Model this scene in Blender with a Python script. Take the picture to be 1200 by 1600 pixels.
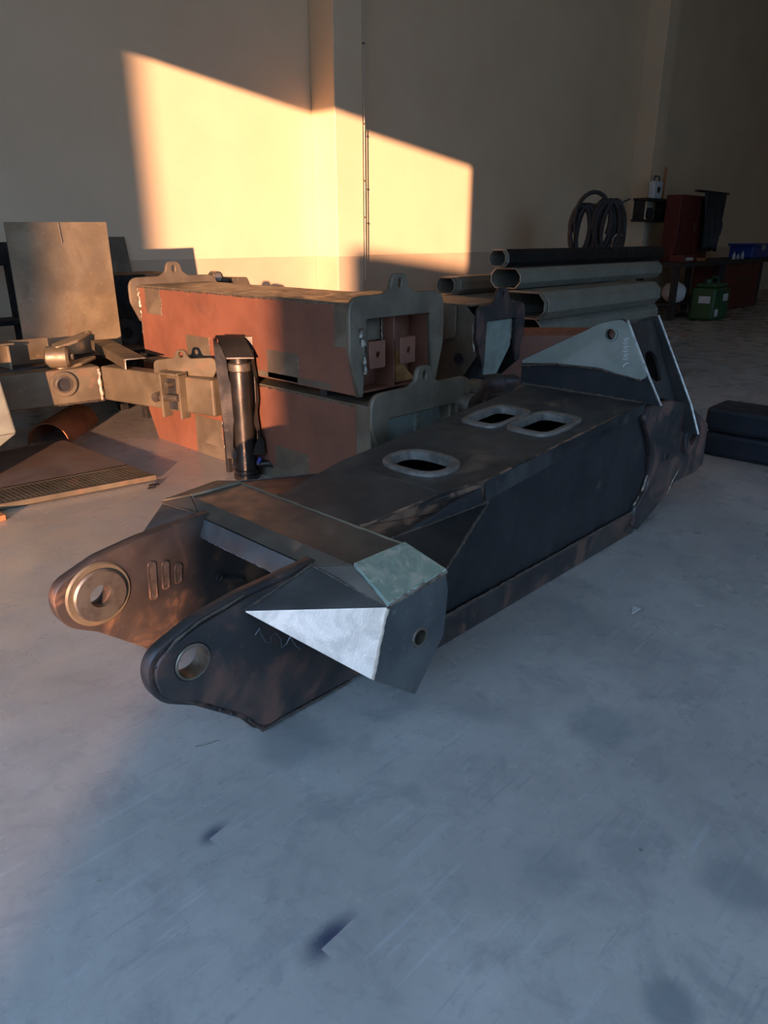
import bpy, bmesh, math, random
from mathutils import Vector, Matrix
random.seed(7)
sc = bpy.context.scene
for o in list(bpy.data.objects): bpy.data.objects.remove(o)
COL = sc.collection
# world frame: X runs along the back wall, Y towards the back wall, Z up; metres
# ------------------------------------------------------------------ camera
cam = bpy.data.cameras.new('camera'); camo = bpy.data.objects.new('camera', cam); COL.objects.link(camo)
camo.location = (0, 0, 1.4)
camo.rotation_euler = (math.radians(90) - math.atan(430 / 1126), 0, math.radians(-46))
cam.sensor_fit = 'VERTICAL'; cam.sensor_height = 36; cam.lens = 36 * 1126 / 1600; cam.clip_start = .05
sc.camera = camo
# ------------------------------------------------------------------ sky, sun, exposure
w = bpy.data.worlds.new('sky'); sc.world = w; w.use_nodes = True
bg = w.node_tree.nodes['Background']
bg.inputs[0].default_value = (.36, .60, 1.0, 1); bg.inputs[1].default_value = 4.0
sun = bpy.data.lights.new('sun', 'SUN'); suno = bpy.data.objects.new('sun', sun); COL.objects.link(suno)
sun.energy = 9.6; sun.color = (1, .54, .33); sun.angle = math.radians(.53)
suno.rotation_euler = Vector((1, .88, -.127)).to_track_quat('-Z', 'Y').to_euler()
suno.location = (-10, -9, 6)
sc.view_settings.view_transform = 'Standard'; sc.view_settings.look = 'None'
sc.view_settings.gamma = 1; sc.view_settings.use_curve_mapping = False
sc.view_settings.exposure = 0.4

# ------------------------------------------------------------------ materials
class NT:
    def __init__(s, name):
        s.m = bpy.data.materials.new(name); s.m.use_nodes = True; s.t = s.m.node_tree
        s.b = s.t.nodes['Principled BSDF']; s.tc = s.t.nodes.new('ShaderNodeTexCoord')
        s.co = s.tc.outputs['Object']
    def n(s, typ, **k):
        x = s.t.nodes.new(typ)
        for a, v in k.items(): setattr(x, a, v)
        return x
    def l(s, a, b): s.t.links.new(a, b)
    def noise(s, scale, detail=4, rough=.55, vec=None, stretch=None, dist=0):
        x = s.n('ShaderNodeTexNoise'); x.inputs['Scale'].default_value = scale
        x.inputs['Detail'].default_value = detail; x.inputs['Roughness'].default_value = rough; x.inputs['Distortion'].default_value = dist
        v = vec or s.co
        if stretch:
            mp = s.n('ShaderNodeMapping'); mp.inputs['Scale'].default_value = stretch[:3]
            if len(stretch) > 3: mp.inputs['Rotation'].default_value = (0, 0, stretch[3])
            s.l(v, mp.inputs[0]); v = mp.outputs[0]
        s.l(v, x.inputs['Vector']); return x.outputs['Fac']
    def ramp(s, f, lo, hi, a=0., b=1.):
        x = s.n('ShaderNodeMapRange'); x.interpolation_type = 'SMOOTHSTEP'
        x.inputs[1].default_value = lo; x.inputs[2].default_value = hi; x.inputs[3].default_value = a; x.inputs[4].default_value = b
        s.l(f, x.inputs[0]); return x.outputs[0]
    def math(s, op, a, b):
        x = s.n('ShaderNodeMath', operation=op)
        for i, v in enumerate((a, b)):
            if isinstance(v, (int, float)): x.inputs[i].default_value = v
            else: s.l(v, x.inputs[i])
        return x.outputs[0]
    def mix(s, f, a, b):
        x = s.n('ShaderNodeMix', data_type='RGBA')
        if isinstance(f, (int, float)): x.inputs[0].default_value = f
        else: s.l(f, x.inputs[0])
        for i, v in ((6, a), (7, b)):
            if isinstance(v, tuple): x.inputs[i].default_value = (*v, 1)
            else: s.l(v, x.inputs[i])
        return x.outputs[2]
    def out(s, col, rough=.5, metal=0., bump=None, bd=.002, bs=.5, spec=None):
        if isinstance(col, tuple): s.b.inputs['Base Color'].default_value = (*col, 1)
        else: s.l(col, s.b.inputs['Base Color'])
        for k, v in (('Roughness', rough), ('Metallic', metal)):
            if isinstance(v, (int, float)): s.b.inputs[k].default_value = v
            else: s.l(v, s.b.inputs[k])
        if spec is not None: s.b.inputs['Specular IOR Level'].default_value = spec
        if bump is not None:
            x = s.n('ShaderNodeBump'); x.inputs['Distance'].default_value = bd; x.inputs['Strength'].default_value = bs
            s.l(bump, x.inputs['Height']); s.l(x.outputs[0], s.b.inputs['Normal'])
        return s.m

def simple(name, col, col2=None, rough=.5, metal=0., scale=8, rough2=None, lo=.4, hi=.65, bump=.001, stretch=None):
    t = NT(name); f = t.ramp(t.noise(scale, 6, .6, stretch=stretch), lo, hi)
    c = t.mix(f, col, col2 or tuple(x * .7 for x in col))
    r = t.ramp(t.noise(scale * 2.3, 4), .35, .65, rough, rough2 if rough2 is not None else min(1, rough + .15))
    return t.out(c, r, metal, t.noise(scale * 12, 3), bump, .4)

def m_steel(name, base, tint, rust, rough=(.3, .55), metal=.75, rust_lo=.56, rust_hi=.7, scale=3.):
    """mill-scale plate: two tones, rust blooms, fine scratches"""
    t = NT(name)
    c = t.mix(t.ramp(t.noise(scale, 6, .6, dist=.4), .38, .64), base, tint)
    sc_ = t.noise(9, 3, .6, stretch=(3, 40, 3, .4))
    c = t.mix(t.ramp(sc_, .62, .75, 0, .25), c, tuple(min(1, x * 2.5) for x in tint))
    rm = t.ramp(t.noise(scale * 1.5, 7, .65, dist=.6), rust_lo, rust_hi)
    c = t.mix(rm, c, rust)
    r = t.ramp(t.noise(scale * 4, 5), .3, .7, *rough)
    r = t.mix(rm, r, (.75, .75, .75))
    me = t.ramp(rm, 0, 1, metal, .1)
    return t.out(c, r, me, t.noise(60, 4), .0012, .35)

MILL = m_steel('mill_scale_steel', (.030, .028, .026), (.058, .053, .048), (.10, .055, .033), (.38, .6), .5)
MILLTOP = m_steel('mill_scale_top_plate', (.045, .044, .04), (.085, .078, .067), (.12, .075, .045), (.36, .55), .5)
BLACK = m_steel('black_scale_side', (.009, .009, .009), (.018, .017, .016), (.05, .034, .026), (.55, .8), .25, .62, .74)
CLEV = m_steel('clevis_steel', (.055, .045, .04), (.095, .07, .055), (.17, .085, .042), (.38, .6), .5, .5, .68)
CLEVN = m_steel('clevis_steel_dark', (.04, .038, .037), (.075, .06, .052), (.13, .06, .04), (.36, .55), .5, .46, .66)
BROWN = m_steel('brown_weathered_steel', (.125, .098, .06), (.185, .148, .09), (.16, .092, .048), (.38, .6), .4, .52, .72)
COVER = m_steel('cover_plate_steel', (.095, .08, .065), (.15, .122, .09), (.17, .09, .05), (.32, .5), .6, .56, .72)
BLUEST = m_steel('blue_scale_steel', (.07, .074, .074), (.13, .13, .122), (.10, .075, .06), (.34, .52), .5, .6, .75)
SHEET = m_steel('bare_sheet_steel', (.20, .152, .09), (.31, .245, .15), (.19, .11, .055), (.4, .6), .35, .55, .72, 2.2)
GREYST = m_steel('grey_bracket_steel', (.12, .094, .062), (.19, .152, .10), (.16, .09, .05), (.45, .65), .3, .6, .75)
DOUBLER = m_steel('grey_green_plate', (.19, .205, .165), (.28, .285, .235), (.13, .11, .08), (.4, .6), .35, .6, .75)
TUBE = m_steel('tube_steel', (.185, .18, .135), (.225, .215, .165), (.22, .16, .115), (.5, .7), .1, .55, .75)
TUBEB = m_steel('black_tube_steel', (.008, .008, .008), (.015, .015, .014), (.02, .014, .01), (.45, .6), .2)
BARS = m_steel('blue_black_bar_steel', (.012, .016, .022), (.022, .028, .036), (.03, .026, .024), (.45, .6), .3)
CYLM = m_steel('dark_cylinder_steel', (.035, .032, .028), (.06, .052, .044), (.08, .05, .03), (.28, .42), .7, .62, .76)
RUST = simple('rusty_steel', (.33, .13, .05), (.20, .075, .03), .75, .0, 9)
RED = None
def m_red():
    t = NT('red_oxide_primer')
    c = t.mix(t.ramp(t.noise(2.2, 6, .6), .35, .68), (.205, .08, .045), (.15, .06, .035))
    c = t.mix(t.ramp(t.noise(5, 7, .7, dist=.5), .6, .72, 0, .65), c, (.09, .045, .032))
    c = t.mix(t.ramp(t.noise(7, 4, .6), .66, .8, 0, .5), c, (.30, .14, .085))
    return t.out(c, t.ramp(t.noise(12, 4), .3, .7, .42, .62), 0, t.noise(45, 5), .0015, .3)
RED = m_red()
BRIGHT = None
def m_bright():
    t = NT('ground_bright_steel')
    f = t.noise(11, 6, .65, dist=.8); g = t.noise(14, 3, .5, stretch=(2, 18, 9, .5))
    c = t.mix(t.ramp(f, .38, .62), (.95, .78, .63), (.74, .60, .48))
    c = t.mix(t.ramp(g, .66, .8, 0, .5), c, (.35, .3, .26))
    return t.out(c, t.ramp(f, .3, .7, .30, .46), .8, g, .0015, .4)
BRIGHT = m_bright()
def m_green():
    t = NT('green_reflection_steel')  # green reflection put into the base colour
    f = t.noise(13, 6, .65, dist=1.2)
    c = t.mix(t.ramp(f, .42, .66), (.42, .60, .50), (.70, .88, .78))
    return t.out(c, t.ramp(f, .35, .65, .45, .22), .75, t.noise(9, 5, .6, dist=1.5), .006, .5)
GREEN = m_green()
WELD = simple('weld_bead_metal', (.34, .30, .24), (.16, .12, .085), .32, .8, 40, .5, bump=.004)
WELDD = simple('dull_weld_bead', (.11, .085, .065), (.06, .045, .035), .5, .5, 40, .7, bump=.004)
EDGE = simple('bright_cut_edge', (.5, .48, .43), (.3, .28, .25), .3, .8, 30)
BOSS = simple('machined_boss_steel', (.24, .20, .15), (.14, .11, .085), .3, .75, 14)
RUBBER = simple('black_rubber', (.012, .012, .012), (.02, .02, .02), .6, 0, 12)
BLUEP = simple('blue_plastic', (.02, .045, .22), (.015, .03, .15), .35)
GREENP = simple('green_plastic', (.012, .07, .022), (.008, .045, .016), .4)
REDP = simple('dark_red_paint', (.10, .009, .008), (.07, .007, .006), .45)
WHITEP = simple('white_label', (.5, .5, .47), (.4, .4, .38), .6)
TIMBER = simple('orange_timber', (.42, .17, .06), (.32, .12, .04), .7, 0, 10, stretch=(2, 14, 14))
DARKW = simple('dark_bench_wood', (.03, .022, .018), (.02, .015, .012), .7)
GREYB = simple('grey_green_block', (.22, .23, .17), (.17, .17, .13), .6)
ORNG = simple('yellow_brown_primer', (.28, .13, .03), (.20, .085, .02), .6)
MINT = simple('pale_mint_steel', (.24, .27, .22), (.19, .21, .175), .5, .2)
CHALK = simple('white_chalk', (.75, .76, .74), (.6, .6, .58), .9)
GLASSD = simple('clock_face', (.6, .65, .65), (.5, .55, .55), .3)
CONDUIT = simple('painted_conduit', (.62, .55, .42), (.5, .44, .33), .5)

def m_wall(name, dado=True):
    t = NT(name); g = t.n('ShaderNodeNewGeometry'); P = g.outputs['Position']
    sx = t.n('ShaderNodeSeparateXYZ'); t.l(P, sx.inputs[0])
    c = t.mix(t.ramp(t.noise(.8, 5, .6, P), .3, .7), (.80, .645, .43), (.74, .585, .385))
    if dado:
        d = t.math('ADD', sx.outputs[2], t.math('MULTIPLY', t.noise(6, 2, .5, P), .008))
        lo = t.mix(t.ramp(t.noise(2, 5, .6, P), .3, .7), (.61, .485, .33), (.55, .43, .29))
        c = t.mix(t.ramp(d, 1.181, 1.187), lo, c)
    c = t.mix(t.ramp(t.noise(7, 6, .7, P), .68, .8, 0, .25), c, (.45, .4, .33))
    h = t.math('ADD', t.noise(35, 4, .6, P), t.math('MULTIPLY', t.noise(9, 3, .5, P), 1.5))
    return t.out(c, .62, 0, h, .0025, .35)
WALL = m_wall('cream_wall_paint'); CEIL = m_wall('grey_ceiling', False)
SUNBLK = simple('sun_blocker_render', (.42, .42, .42), (.36, .36, .36), .8, 0, 1.5)  # only for the added sun blockers
ASPH = simple('outside_paving', (.30, .29, .28), (.24, .235, .23), .85, 0, 2)

def m_floor():
    t = NT('scuffed_concrete'); g = t.n('ShaderNodeNewGeometry'); P = g.outputs['Position']
    c = t.mix(t.ramp(t.noise(1.3, 7, .62, P, dist=.5), .32, .7), (.27, .256, .232), (.36, .34, .305))
    c = t.mix(t.ramp(t.noise(5, 7, .7, P, dist=.8), .47, .68, 0, .5), c, (.17, .17, .17))
    c = t.mix(t.ramp(t.noise(22, 5, .7, P, dist=1.), .5, .75, 0, .35), c, (.15, .15, .155))
    # scuffs: stretched noise in a few directions, broken up by a coarse mask
    for i, (rot, sx_, sy_) in enumerate(((.3, 3, 46), (1.15, 2.2, 60), (2.2, 3.5, 52), (-.5, 1.2, 30))):
        n1 = t.noise(1., 3, .6, P, (sx_, sy_, 1, rot), .3)
        mk = t.ramp(t.noise(1.7 + .6 * i, 4, .6, P), .46, .60)
        s = t.math('MULTIPLY', t.ramp(n1, .58, .70, 0, .32), mk)
        c = t.mix(s, c, (.13, .14, .155) if i % 2 == 0 else (.42, .42, .41))
    # pock marks
    v = t.n('ShaderNodeTexVoronoi'); v.inputs['Scale'].default_value = 7; t.l(P, v.inputs['Vector'])
    rnd = t.n('ShaderNodeSeparateColor'); t.l(v.outputs['Color'], rnd.inputs[0])
    big = t.math('MULTIPLY', t.ramp(v.outputs['Distance'], .04, .065, 1, 0), t.ramp(rnd.outputs[0], .72, .76))
    c = t.mix(t.math('MULTIPLY', big, .7), c, (.07, .075, .08))
    # round damp stains
    for (x, y, r, k) in ((1.777, .79, .12, .5), (1.47, .284, .1, .6), (1.089, .27, .075, .7), (1.08, 1.42, .13, .55), (1.2, .62, .1, .3)):
        dv = t.n('ShaderNodeVectorMath', operation='DISTANCE'); t.l(P, dv.inputs[0]); dv.inputs[1].default_value = (x, y, 0)
        d = t.math('ADD', dv.outputs['Value'], t.math('MULTIPLY', t.noise(9, 4, .6, P), .06))
        c = t.mix(t.ramp(d, r * .75, r * 1.35, k, 0), c, (.15, .165, .165))
    # oversprayed corners: dark paint fan stopped by the straight edges of a masked plate
    for (x, y, rot, ln, wd, k) in ((.691, .851, .035, .12, .045, .97), (.694, 1.275, .12, .07, .035, .8)):
        mp = t.n('ShaderNodeMapping', vector_type='TEXTURE'); mp.inputs['Location'].default_value = (x, y, 0); mp.inputs['Rotation'].default_value = (0, 0, rot)
        t.l(P, mp.inputs[0]); s2 = t.n('ShaderNodeSeparateXYZ'); t.l(mp.outputs[0], s2.inputs[0])
        a, b = s2.outputs[0], s2.outputs[1]
        inside = t.math('MULTIPLY', t.math('GREATER_THAN', a, 0), t.math('LESS_THAN', b, 0))    # the masked quadrant
        da = t.math('DIVIDE', t.math('SUBTRACT', a, ln * .25), ln * .8); db = t.math('DIVIDE', t.math('SUBTRACT', b, wd * .1), wd)
        q = t.math('SQRT', t.math('ADD', t.math('MULTIPLY', da, da), t.math('MULTIPLY', db, db)), 0)
        f = t.math('MULTIPLY', t.ramp(q, .1, 1.1, k, 0), t.math('SUBTRACT', 1, inside))
        c = t.mix(f, c, (.035, .045, .075))
    # tan dust in patches, with sunlit warmth painted into the floor colour as well
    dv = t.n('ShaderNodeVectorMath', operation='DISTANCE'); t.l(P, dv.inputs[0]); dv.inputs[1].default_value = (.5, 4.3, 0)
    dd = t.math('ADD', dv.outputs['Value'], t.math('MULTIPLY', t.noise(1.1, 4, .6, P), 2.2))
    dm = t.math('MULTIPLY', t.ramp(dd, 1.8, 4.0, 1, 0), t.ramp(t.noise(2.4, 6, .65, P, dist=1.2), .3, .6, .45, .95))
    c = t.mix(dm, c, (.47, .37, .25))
    r = t.ramp(t.noise(3, 5, .6, P), .3, .7, .20, .40)
    return t.out(c, r, 0, t.noise(40, 5, .6, P), .0008, .35)
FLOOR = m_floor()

# ------------------------------------------------------------------ builders
def link(name, me, mat, parent=None):
    o = bpy.data.objects.new(name, me); COL.objects.link(o)
    if mat: me.materials.clear(); me.materials.append(mat)
    if parent: o.parent = parent; o.matrix_parent_inverse = parent.matrix_world.inverted() if False else Matrix()
    return o
class Frame:
    """a thing: an Empty at its base; parts are given in world coordinates and stored relative to it"""
    def __init__(s, name, label, cat, loc, group=None):
        s.o = bpy.data.objects.new(name, None); COL.objects.link(s.o); s.o.location = loc; s.o.empty_display_size = .05
        s.loc = Vector(loc); s.o['label'] = label; s.o['category'] = cat
        if group: s.o['group'] = group
    def add(s, o, label=None, parent=None):
        base = s.loc if parent is None else Vector((0, 0, 0))
        if parent is None:
            o.parent = s.o; o.location = o.location - s.loc
        else:
            o.parent = parent; o.location = o.location - s.loc - parent.location
        if label: o['label'] = label
        return o
def tag(o, label, cat, group=None, kind=None):
    if kind: o['kind'] = kind
    o['label'] = label
    if cat: o['category'] = cat
    if group: o['group'] = group
    return o
def center(me):
    """move a mesh so its origin sits at its bounding-box centre; returns that centre"""
    c = Vector()
    lo = Vector((1e9,) * 3); hi = -lo
    for v in me.vertices:
        for k in range(3): lo[k] = min(lo[k], v.co[k]); hi[k] = max(hi[k], v.co[k])
    c = (lo + hi) / 2
    me.transform(Matrix.Translation(-c)); return c
def mk(name, bm, mat, bevel=0., smooth=False, seg=2):
    bmesh.ops.recalc_face_normals(bm, faces=bm.faces)
    me = bpy.data.meshes.new(name); bm.to_mesh(me); bm.free()
    c = center(me); o = link(name, me, mat); o.location = c
    if bevel:
        m = o.modifiers.new('bevel', 'BEVEL'); m.width = bevel; m.segments = seg; m.limit_method = 'ANGLE'; m.angle_limit = math.radians(35)
    if smooth:
        for p in me.polygons: p.use_smooth = True
        if hasattr(me, 'set_sharp_from_angle'): me.set_sharp_from_angle(angle=math.radians(40))
    return o
def hexa(name, pts, mat, bevel=.003):
    """8 corner solid: 4 bottom, 4 top (same order)"""
    bm = bmesh.new(); v = [bm.verts.new(p) for p in pts]
    for f in ((0, 1, 2, 3), (4, 5, 6, 7), (0, 1, 5, 4), (1, 2, 6, 5), (2, 3, 7, 6), (3, 0, 4, 7)): bm.faces.new([v[i] for i in f])
    return mk(name, bm, mat, bevel)
def box(name, lo, hi, mat, bevel=.003):
    x0, y0, z0 = lo; x1, y1, z1 = hi
    return hexa(name, [(x0, y0, z0), (x1, y0, z0), (x1, y1, z0), (x0, y1, z0), (x0, y0, z1), (x1, y0, z1), (x1, y1, z1), (x0, y1, z1)], mat, bevel)
def obox(name, c, ax, dims, mat, bevel=.003):
    """box with its long axis along the horizontal direction ax, centre of the base c, dims length, width, height"""
    ax = Vector((ax[0], ax[1], 0)).normalized(); n = Vector((-ax.y, ax.x, 0)); c = Vector(c); L, W_, H = dims
    q = [c + ax * (i * L / 2) + n * (j * W_ / 2) for i, j in ((-1, -1), (1, -1), (1, 1), (-1, 1))]
    return hexa(name, q + [p + Vector((0, 0, H)) for p in q], mat, bevel)
def panel(name, pts, th, mat, bevel=.002, flip=False):
    """planar polygon thickened along its normal"""
    pts = [Vector(p) for p in pts]; n = Vector()
    for i in range(len(pts)): n += pts[i].cross(pts[(i + 1) % len(pts)])
    n.normalize(); n = -n if flip else n
    bm = bmesh.new(); a = [bm.verts.new(p) for p in pts]; b = [bm.verts.new(p - n * th) for p in pts]
    bm.faces.new(a); bm.faces.new(b[::-1])
    for i in range(len(pts)): j = (i + 1) % len(pts); bm.faces.new((a[i], b[i], b[j], a[j]))
    return mk(name, bm, mat, bevel)
def rounded(pts, res=6):
    """polygon whose points may carry a corner radius as third value"""
    out = []; n = len(pts)
    for i, p in enumerate(pts):
        r = p[2] if len(p) > 2 else 0; P = Vector(p[:2])
        if r <= 0: out.append(P); continue
        A_ = (Vector(pts[i - 1][:2]) - P); B_ = (Vector(pts[(i + 1) % n][:2]) - P)
        la, lb = A_.length, B_.length; A_.normalize(); B_.normalize()
        ang = A_.angle(B_); d = min(r / math.tan(ang / 2), la * .49, lb * .49)
        a, b = P + A_ * d, P + B_ * d
        for k in range(res + 1):
            u = k / res; out.append(a * (1 - u) ** 2 + P * 2 * u * (1 - u) + b * u * u)
    return out
def circ(cx, cy, rx, ry=None, n=24, a0=0): 
    ry = ry or rx
    return [Vector((cx + rx * math.cos(a0 + 2 * math.pi * k / n), cy + ry * math.sin(a0 + 2 * math.pi * k / n))) for k in range(n)]
def plate(name, plane, off, th, outer, holes=(), mat=None, bevel=.0015, res=6):
    """flat plate with holes. plane 'Y': outline in x,z facing -Y with its front face at y=off, thickness going +Y;
    plane 'X': outline in y,z front at x=off going +X; plane 'Z': outline in x,y, top at z=off going down."""
    cu = bpy.data.curves.new(name, 'CURVE'); cu.dimensions = '2D'; cu.fill_mode = 'BOTH'; cu.extrude = th / 2 - bevel; cu.bevel_depth = bevel; cu.bevel_resolution = 0; cu.offset = -bevel
    for poly in [rounded(outer, res)] + [rounded(h, res) if not isinstance(h[0], Vector) else h for h in holes]:
        sp = cu.splines.new('POLY'); sp.points.add(len(poly) - 1); sp.use_cyclic_u = True
        for q, p in zip(sp.points, poly): q.co = (p[0], p[1], 0, 1)
    tmp = bpy.data.objects.new('tmp', cu); COL.objects.link(tmp)
    dg = bpy.context.evaluated_depsgraph_get()
    me = bpy.data.meshes.new_from_object(tmp.evaluated_get(dg)); me.name = name
    bpy.data.objects.remove(tmp); bpy.data.curves.remove(cu)
    if plane == 'Y': M = Matrix(((1, 0, 0, 0), (0, 0, -1, off + th / 2), (0, 1, 0, 0), (0, 0, 0, 1)))
    elif plane == 'X': M = Matrix(((0, 0, 1, off + th / 2), (1, 0, 0, 0), (0, 1, 0, 0), (0, 0, 0, 1)))
    else: M = Matrix(((1, 0, 0, 0), (0, 1, 0, 0), (0, 0, 1, off - th / 2), (0, 0, 0, 1)))
    me.transform(M)
    c = center(me); o = link(name, me, mat); o.location = c
    return o
def tube(name, a, b, r0, mat, r1=None, n=24, caps=True, prof=None):
    """lathe along a->b. prof: list of (fraction, radius)"""
    a, b = Vector(a), Vector(b); d = (b - a); L = d.length; d.normalize()
    u = d.orthogonal().normalized(); v = d.cross(u)
    prof = prof or [(0, r0), (1, r0 if r1 is None else r1)]
    bm = bmesh.new(); rings = []
    for f, r in prof:
        rings.append([bm.verts.new(a + d * (L * f) + (u * math.cos(2 * math.pi * k / n) + v * math.sin(2 * math.pi * k / n)) * r) for k in range(n)])
    for p, q in zip(rings, rings[1:]):
        for k in range(n): bm.faces.new((p[k], p[(k + 1) % n], q[(k + 1) % n], q[k]))
    if caps: bm.faces.new(rings[0][::-1]); bm.faces.new(rings[-1])
    return mk(name, bm, mat, 0, True)
def ring(name, c, ax, ro, ri, th, mat, n=32, bevel=.003):
    """ring with its front face centred on c, thickness along ax"""
    c, d = Vector(c), Vector(ax).normalized(); u = d.orthogonal().normalized(); v = d.cross(u); bm = bmesh.new(); R_ = []
    b = bevel
    for f, r in ((0, ri), (0, ro - b), (b, ro), (th - b, ro), (th, ro - b), (th, ri)):
        R_.append([bm.verts.new(c + d * f + (u * math.cos(2 * math.pi * k / n) + v * math.sin(2 * math.pi * k / n)) * r) for k in range(n)])
    for i in range(len(R_)):
        p, q = R_[i], R_[(i + 1) % len(R_)]
        for k in range(n): bm.faces.new((p[k], p[(k + 1) % n], q[(k + 1) % n], q[k]))
    return mk(name, bm, mat, 0, True)
def sweep(name, pts, r, mat, n=8, jitter=0., closed=False):
    pts = [Vector(p) for p in pts]; bm = bmesh.new(); R_ = []; N = len(pts)
    for i, p in enumerate(pts):
        d = (pts[(i + 1) % N] - pts[i - 1]) if closed else (pts[min(i + 1, N - 1)] - pts[max(i - 1, 0)])
        d.normalize(); u = d.cross(Vector((0.13, .29, .95))).normalized(); v = d.cross(u); rr = r * (1 + random.uniform(-jitter, jitter))
        R_.append([bm.verts.new(p + (u * math.cos(2 * math.pi * k / n) + v * math.sin(2 * math.pi * k / n)) * rr) for k in range(n)])
    for i in range(N if closed else N - 1):
        p, q = R_[i], R_[(i + 1) % N]
        for k in range(n): bm.faces.new((p[k], p[(k + 1) % n], q[(k + 1) % n], q[k]))
    if not closed: bm.faces.new(R_[0][::-1]); bm.faces.new(R_[-1])
    return mk(name, bm, mat, 0, True)
def bead(pts, r=.006, mat=None, step=.012, name='weld_bead'):
    """wavy weld bead along a polyline"""
    pts = [Vector(p) for p in pts]; out = []
    for a, b in zip(pts, pts[1:]):
        n = max(2, int((b - a).length / step))
        for k in range(n): out.append(a.lerp(b, k / n) + Vector([random.uniform(-1, 1) * r * .25 for _ in range(3)]))
    out.append(pts[-1]); return sweep(name, out, r, mat or WELDD, 6, .3)
def struct(name, o, label=None):
    o.name = name; o['kind'] = 'structure'
    if label: o['label'] = label
    return o

# ------------------------------------------------------------------ the hall
X0, X1, Y0, YW, ZC = -1.5, 24., -6., 7.1, 7.2
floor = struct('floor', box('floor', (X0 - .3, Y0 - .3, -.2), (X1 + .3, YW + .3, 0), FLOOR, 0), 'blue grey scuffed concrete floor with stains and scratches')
struct('wall_back', box('wall_back', (X0 - .3, YW, 0), (X1, YW + .3, ZC), WALL, 0), 'cream painted wall with a darker band along its foot')
struct('wall_far', box('wall_far', (X1, Y0, 0), (X1 + .3, YW + .3, ZC), WALL, 0), 'dark far end wall of the hall')
struct('wall_right', box('wall_right', (9., Y0 - .3, 0), (X1, Y0, ZC), WALL, 0), 'hall wall opposite the cream wall')
struct('wall_right_corner', box('wall_right_corner', (X0 - .3, Y0 - .3, 0), (.5, Y0, ZC), WALL, 0), 'corner of the hall wall beside the gate')
struct('wall_right_head', box('wall_right_head', (.5, Y0 - .3, 4.4), (9., Y0, ZC), WALL, 0), 'wall above the side opening added for sky light')  # the gap below is added to let more sky light in
struct('ceiling', box('ceiling', (X0 - .3, Y0 - .3, ZC), (X1 + .3, YW + .3, ZC + .2), CEIL, 0), 'hall ceiling')
# gate wall behind the camera: a wide gate opening, head at 3.69
GY0, GY1, GZ = -2.54, 3.3, 3.725
g = box('wall_gate', (X0 - .3, Y0, 0), (X0, GY0, ZC), WALL, 0); struct('wall_gate', g, 'gate wall of the hall')
o = struct('wall_gate_side', box('wall_gate_side', (X0 - .3, GY1, 0), (X0, YW, ZC), WALL, 0), 'gate wall of the hall on the cream wall side')
o = struct('wall_gate_head', box('wall_gate_head', (X0 - .3, GY0, GZ), (X0, GY1, ZC), WALL, 0), 'wall above the gate opening')
# outside: yard, and unseen blockers added to cut the low sun
struct('ground_outside', box('ground_outside', (-60, -60, -.25), (X0 - .3, 40, -.02), ASPH, 0), 'paved yard outside the gate')
struct('sun_blocker_near', box('sun_blocker_near', (-14.4, -34, -.02), (-14., -11.55, 3.9), SUNBLK, 0), 'low unseen sun blocker outside')  # added to keep low sun off the boom and right floor
struct('sun_blocker_side', box('sun_blocker_side', (-31., -30.4, -.02), (30, -30, 8.2), SUNBLK, 0), 'long unseen sun blocker beside the yard')  # added to keep sun out of the side opening
struct('sun_blocker_far', box('sun_blocker_far', (-18.4, -12.3, -.02), (-18., 20, 6.4), SUNBLK, 0), 'long unseen sun blocker at the end of the yard')  # added to give the wall sunlight its soft left edge
struct('ground_side', box('ground_side', (X0 - .3, -60, -.25), (40, Y0 - .3, -.02), ASPH, 0), 'paved yard beside the hall')
# pillars on the back wall
for i, x in enumerate((6.15, 14.08)):
    struct('wall_back_pillar_%d' % (i + 1), box('wall_back_pillar', (x, 6.7, 0), (x + .44, YW, ZC), WALL, .012),
           ('cream wall pillar with a thin conduit on its corner', 'dim wall pillar beside the tool shelf')[i])
cd = Frame('conduit', 'thin conduit pipe clipped along the right corner of the cream pillar', 'pipe', (6.625, 6.69, 1.25))
cd.add(tube('pipe', (6.598, 6.69, .9), (6.598, 6.69, 4.2), .008, CONDUIT, n=12))
for z in (1.62, 2.02, 2.62, 3.42): cd.add(box('clip', (6.585, 6.680, z - .010), (6.612, 6.7, z + .010), GREYST, .002))
cd.add(box('junction', (6.58, 6.665, 4.04), (6.625, 6.7, 4.10), RUBBER, .004))

# ------------------------------------------------------------------ crane boom
BM = Frame('crane_boom', 'large dark welded steel crane boom lying on the concrete floor', 'boom', (2.2, 1.75, 0))
add = BM.add
def topz(x): return .50 + (x - 1.53) * (.065 / .35) if x < 1.86 else .5613 + (x - 1.86) * .0712
def fary(x): return 2.03 + (x - 1.53) * .05
NY = 1.455
# side plates
prof = [(1.50, .015), (3.31, .015), (3.62, .13), (3.62, .60), (3.29, .655), (2.04, .562), (1.50, .475)]
sp = add(plate('side_plate', 'Y', NY, .02, prof, mat=BLACK), 'black outer side plate')
bm = [(x, fary(x) - .02, z) for x, z in prof]
add(panel('side_plate', bm, .02, BLACK, .001))
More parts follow.
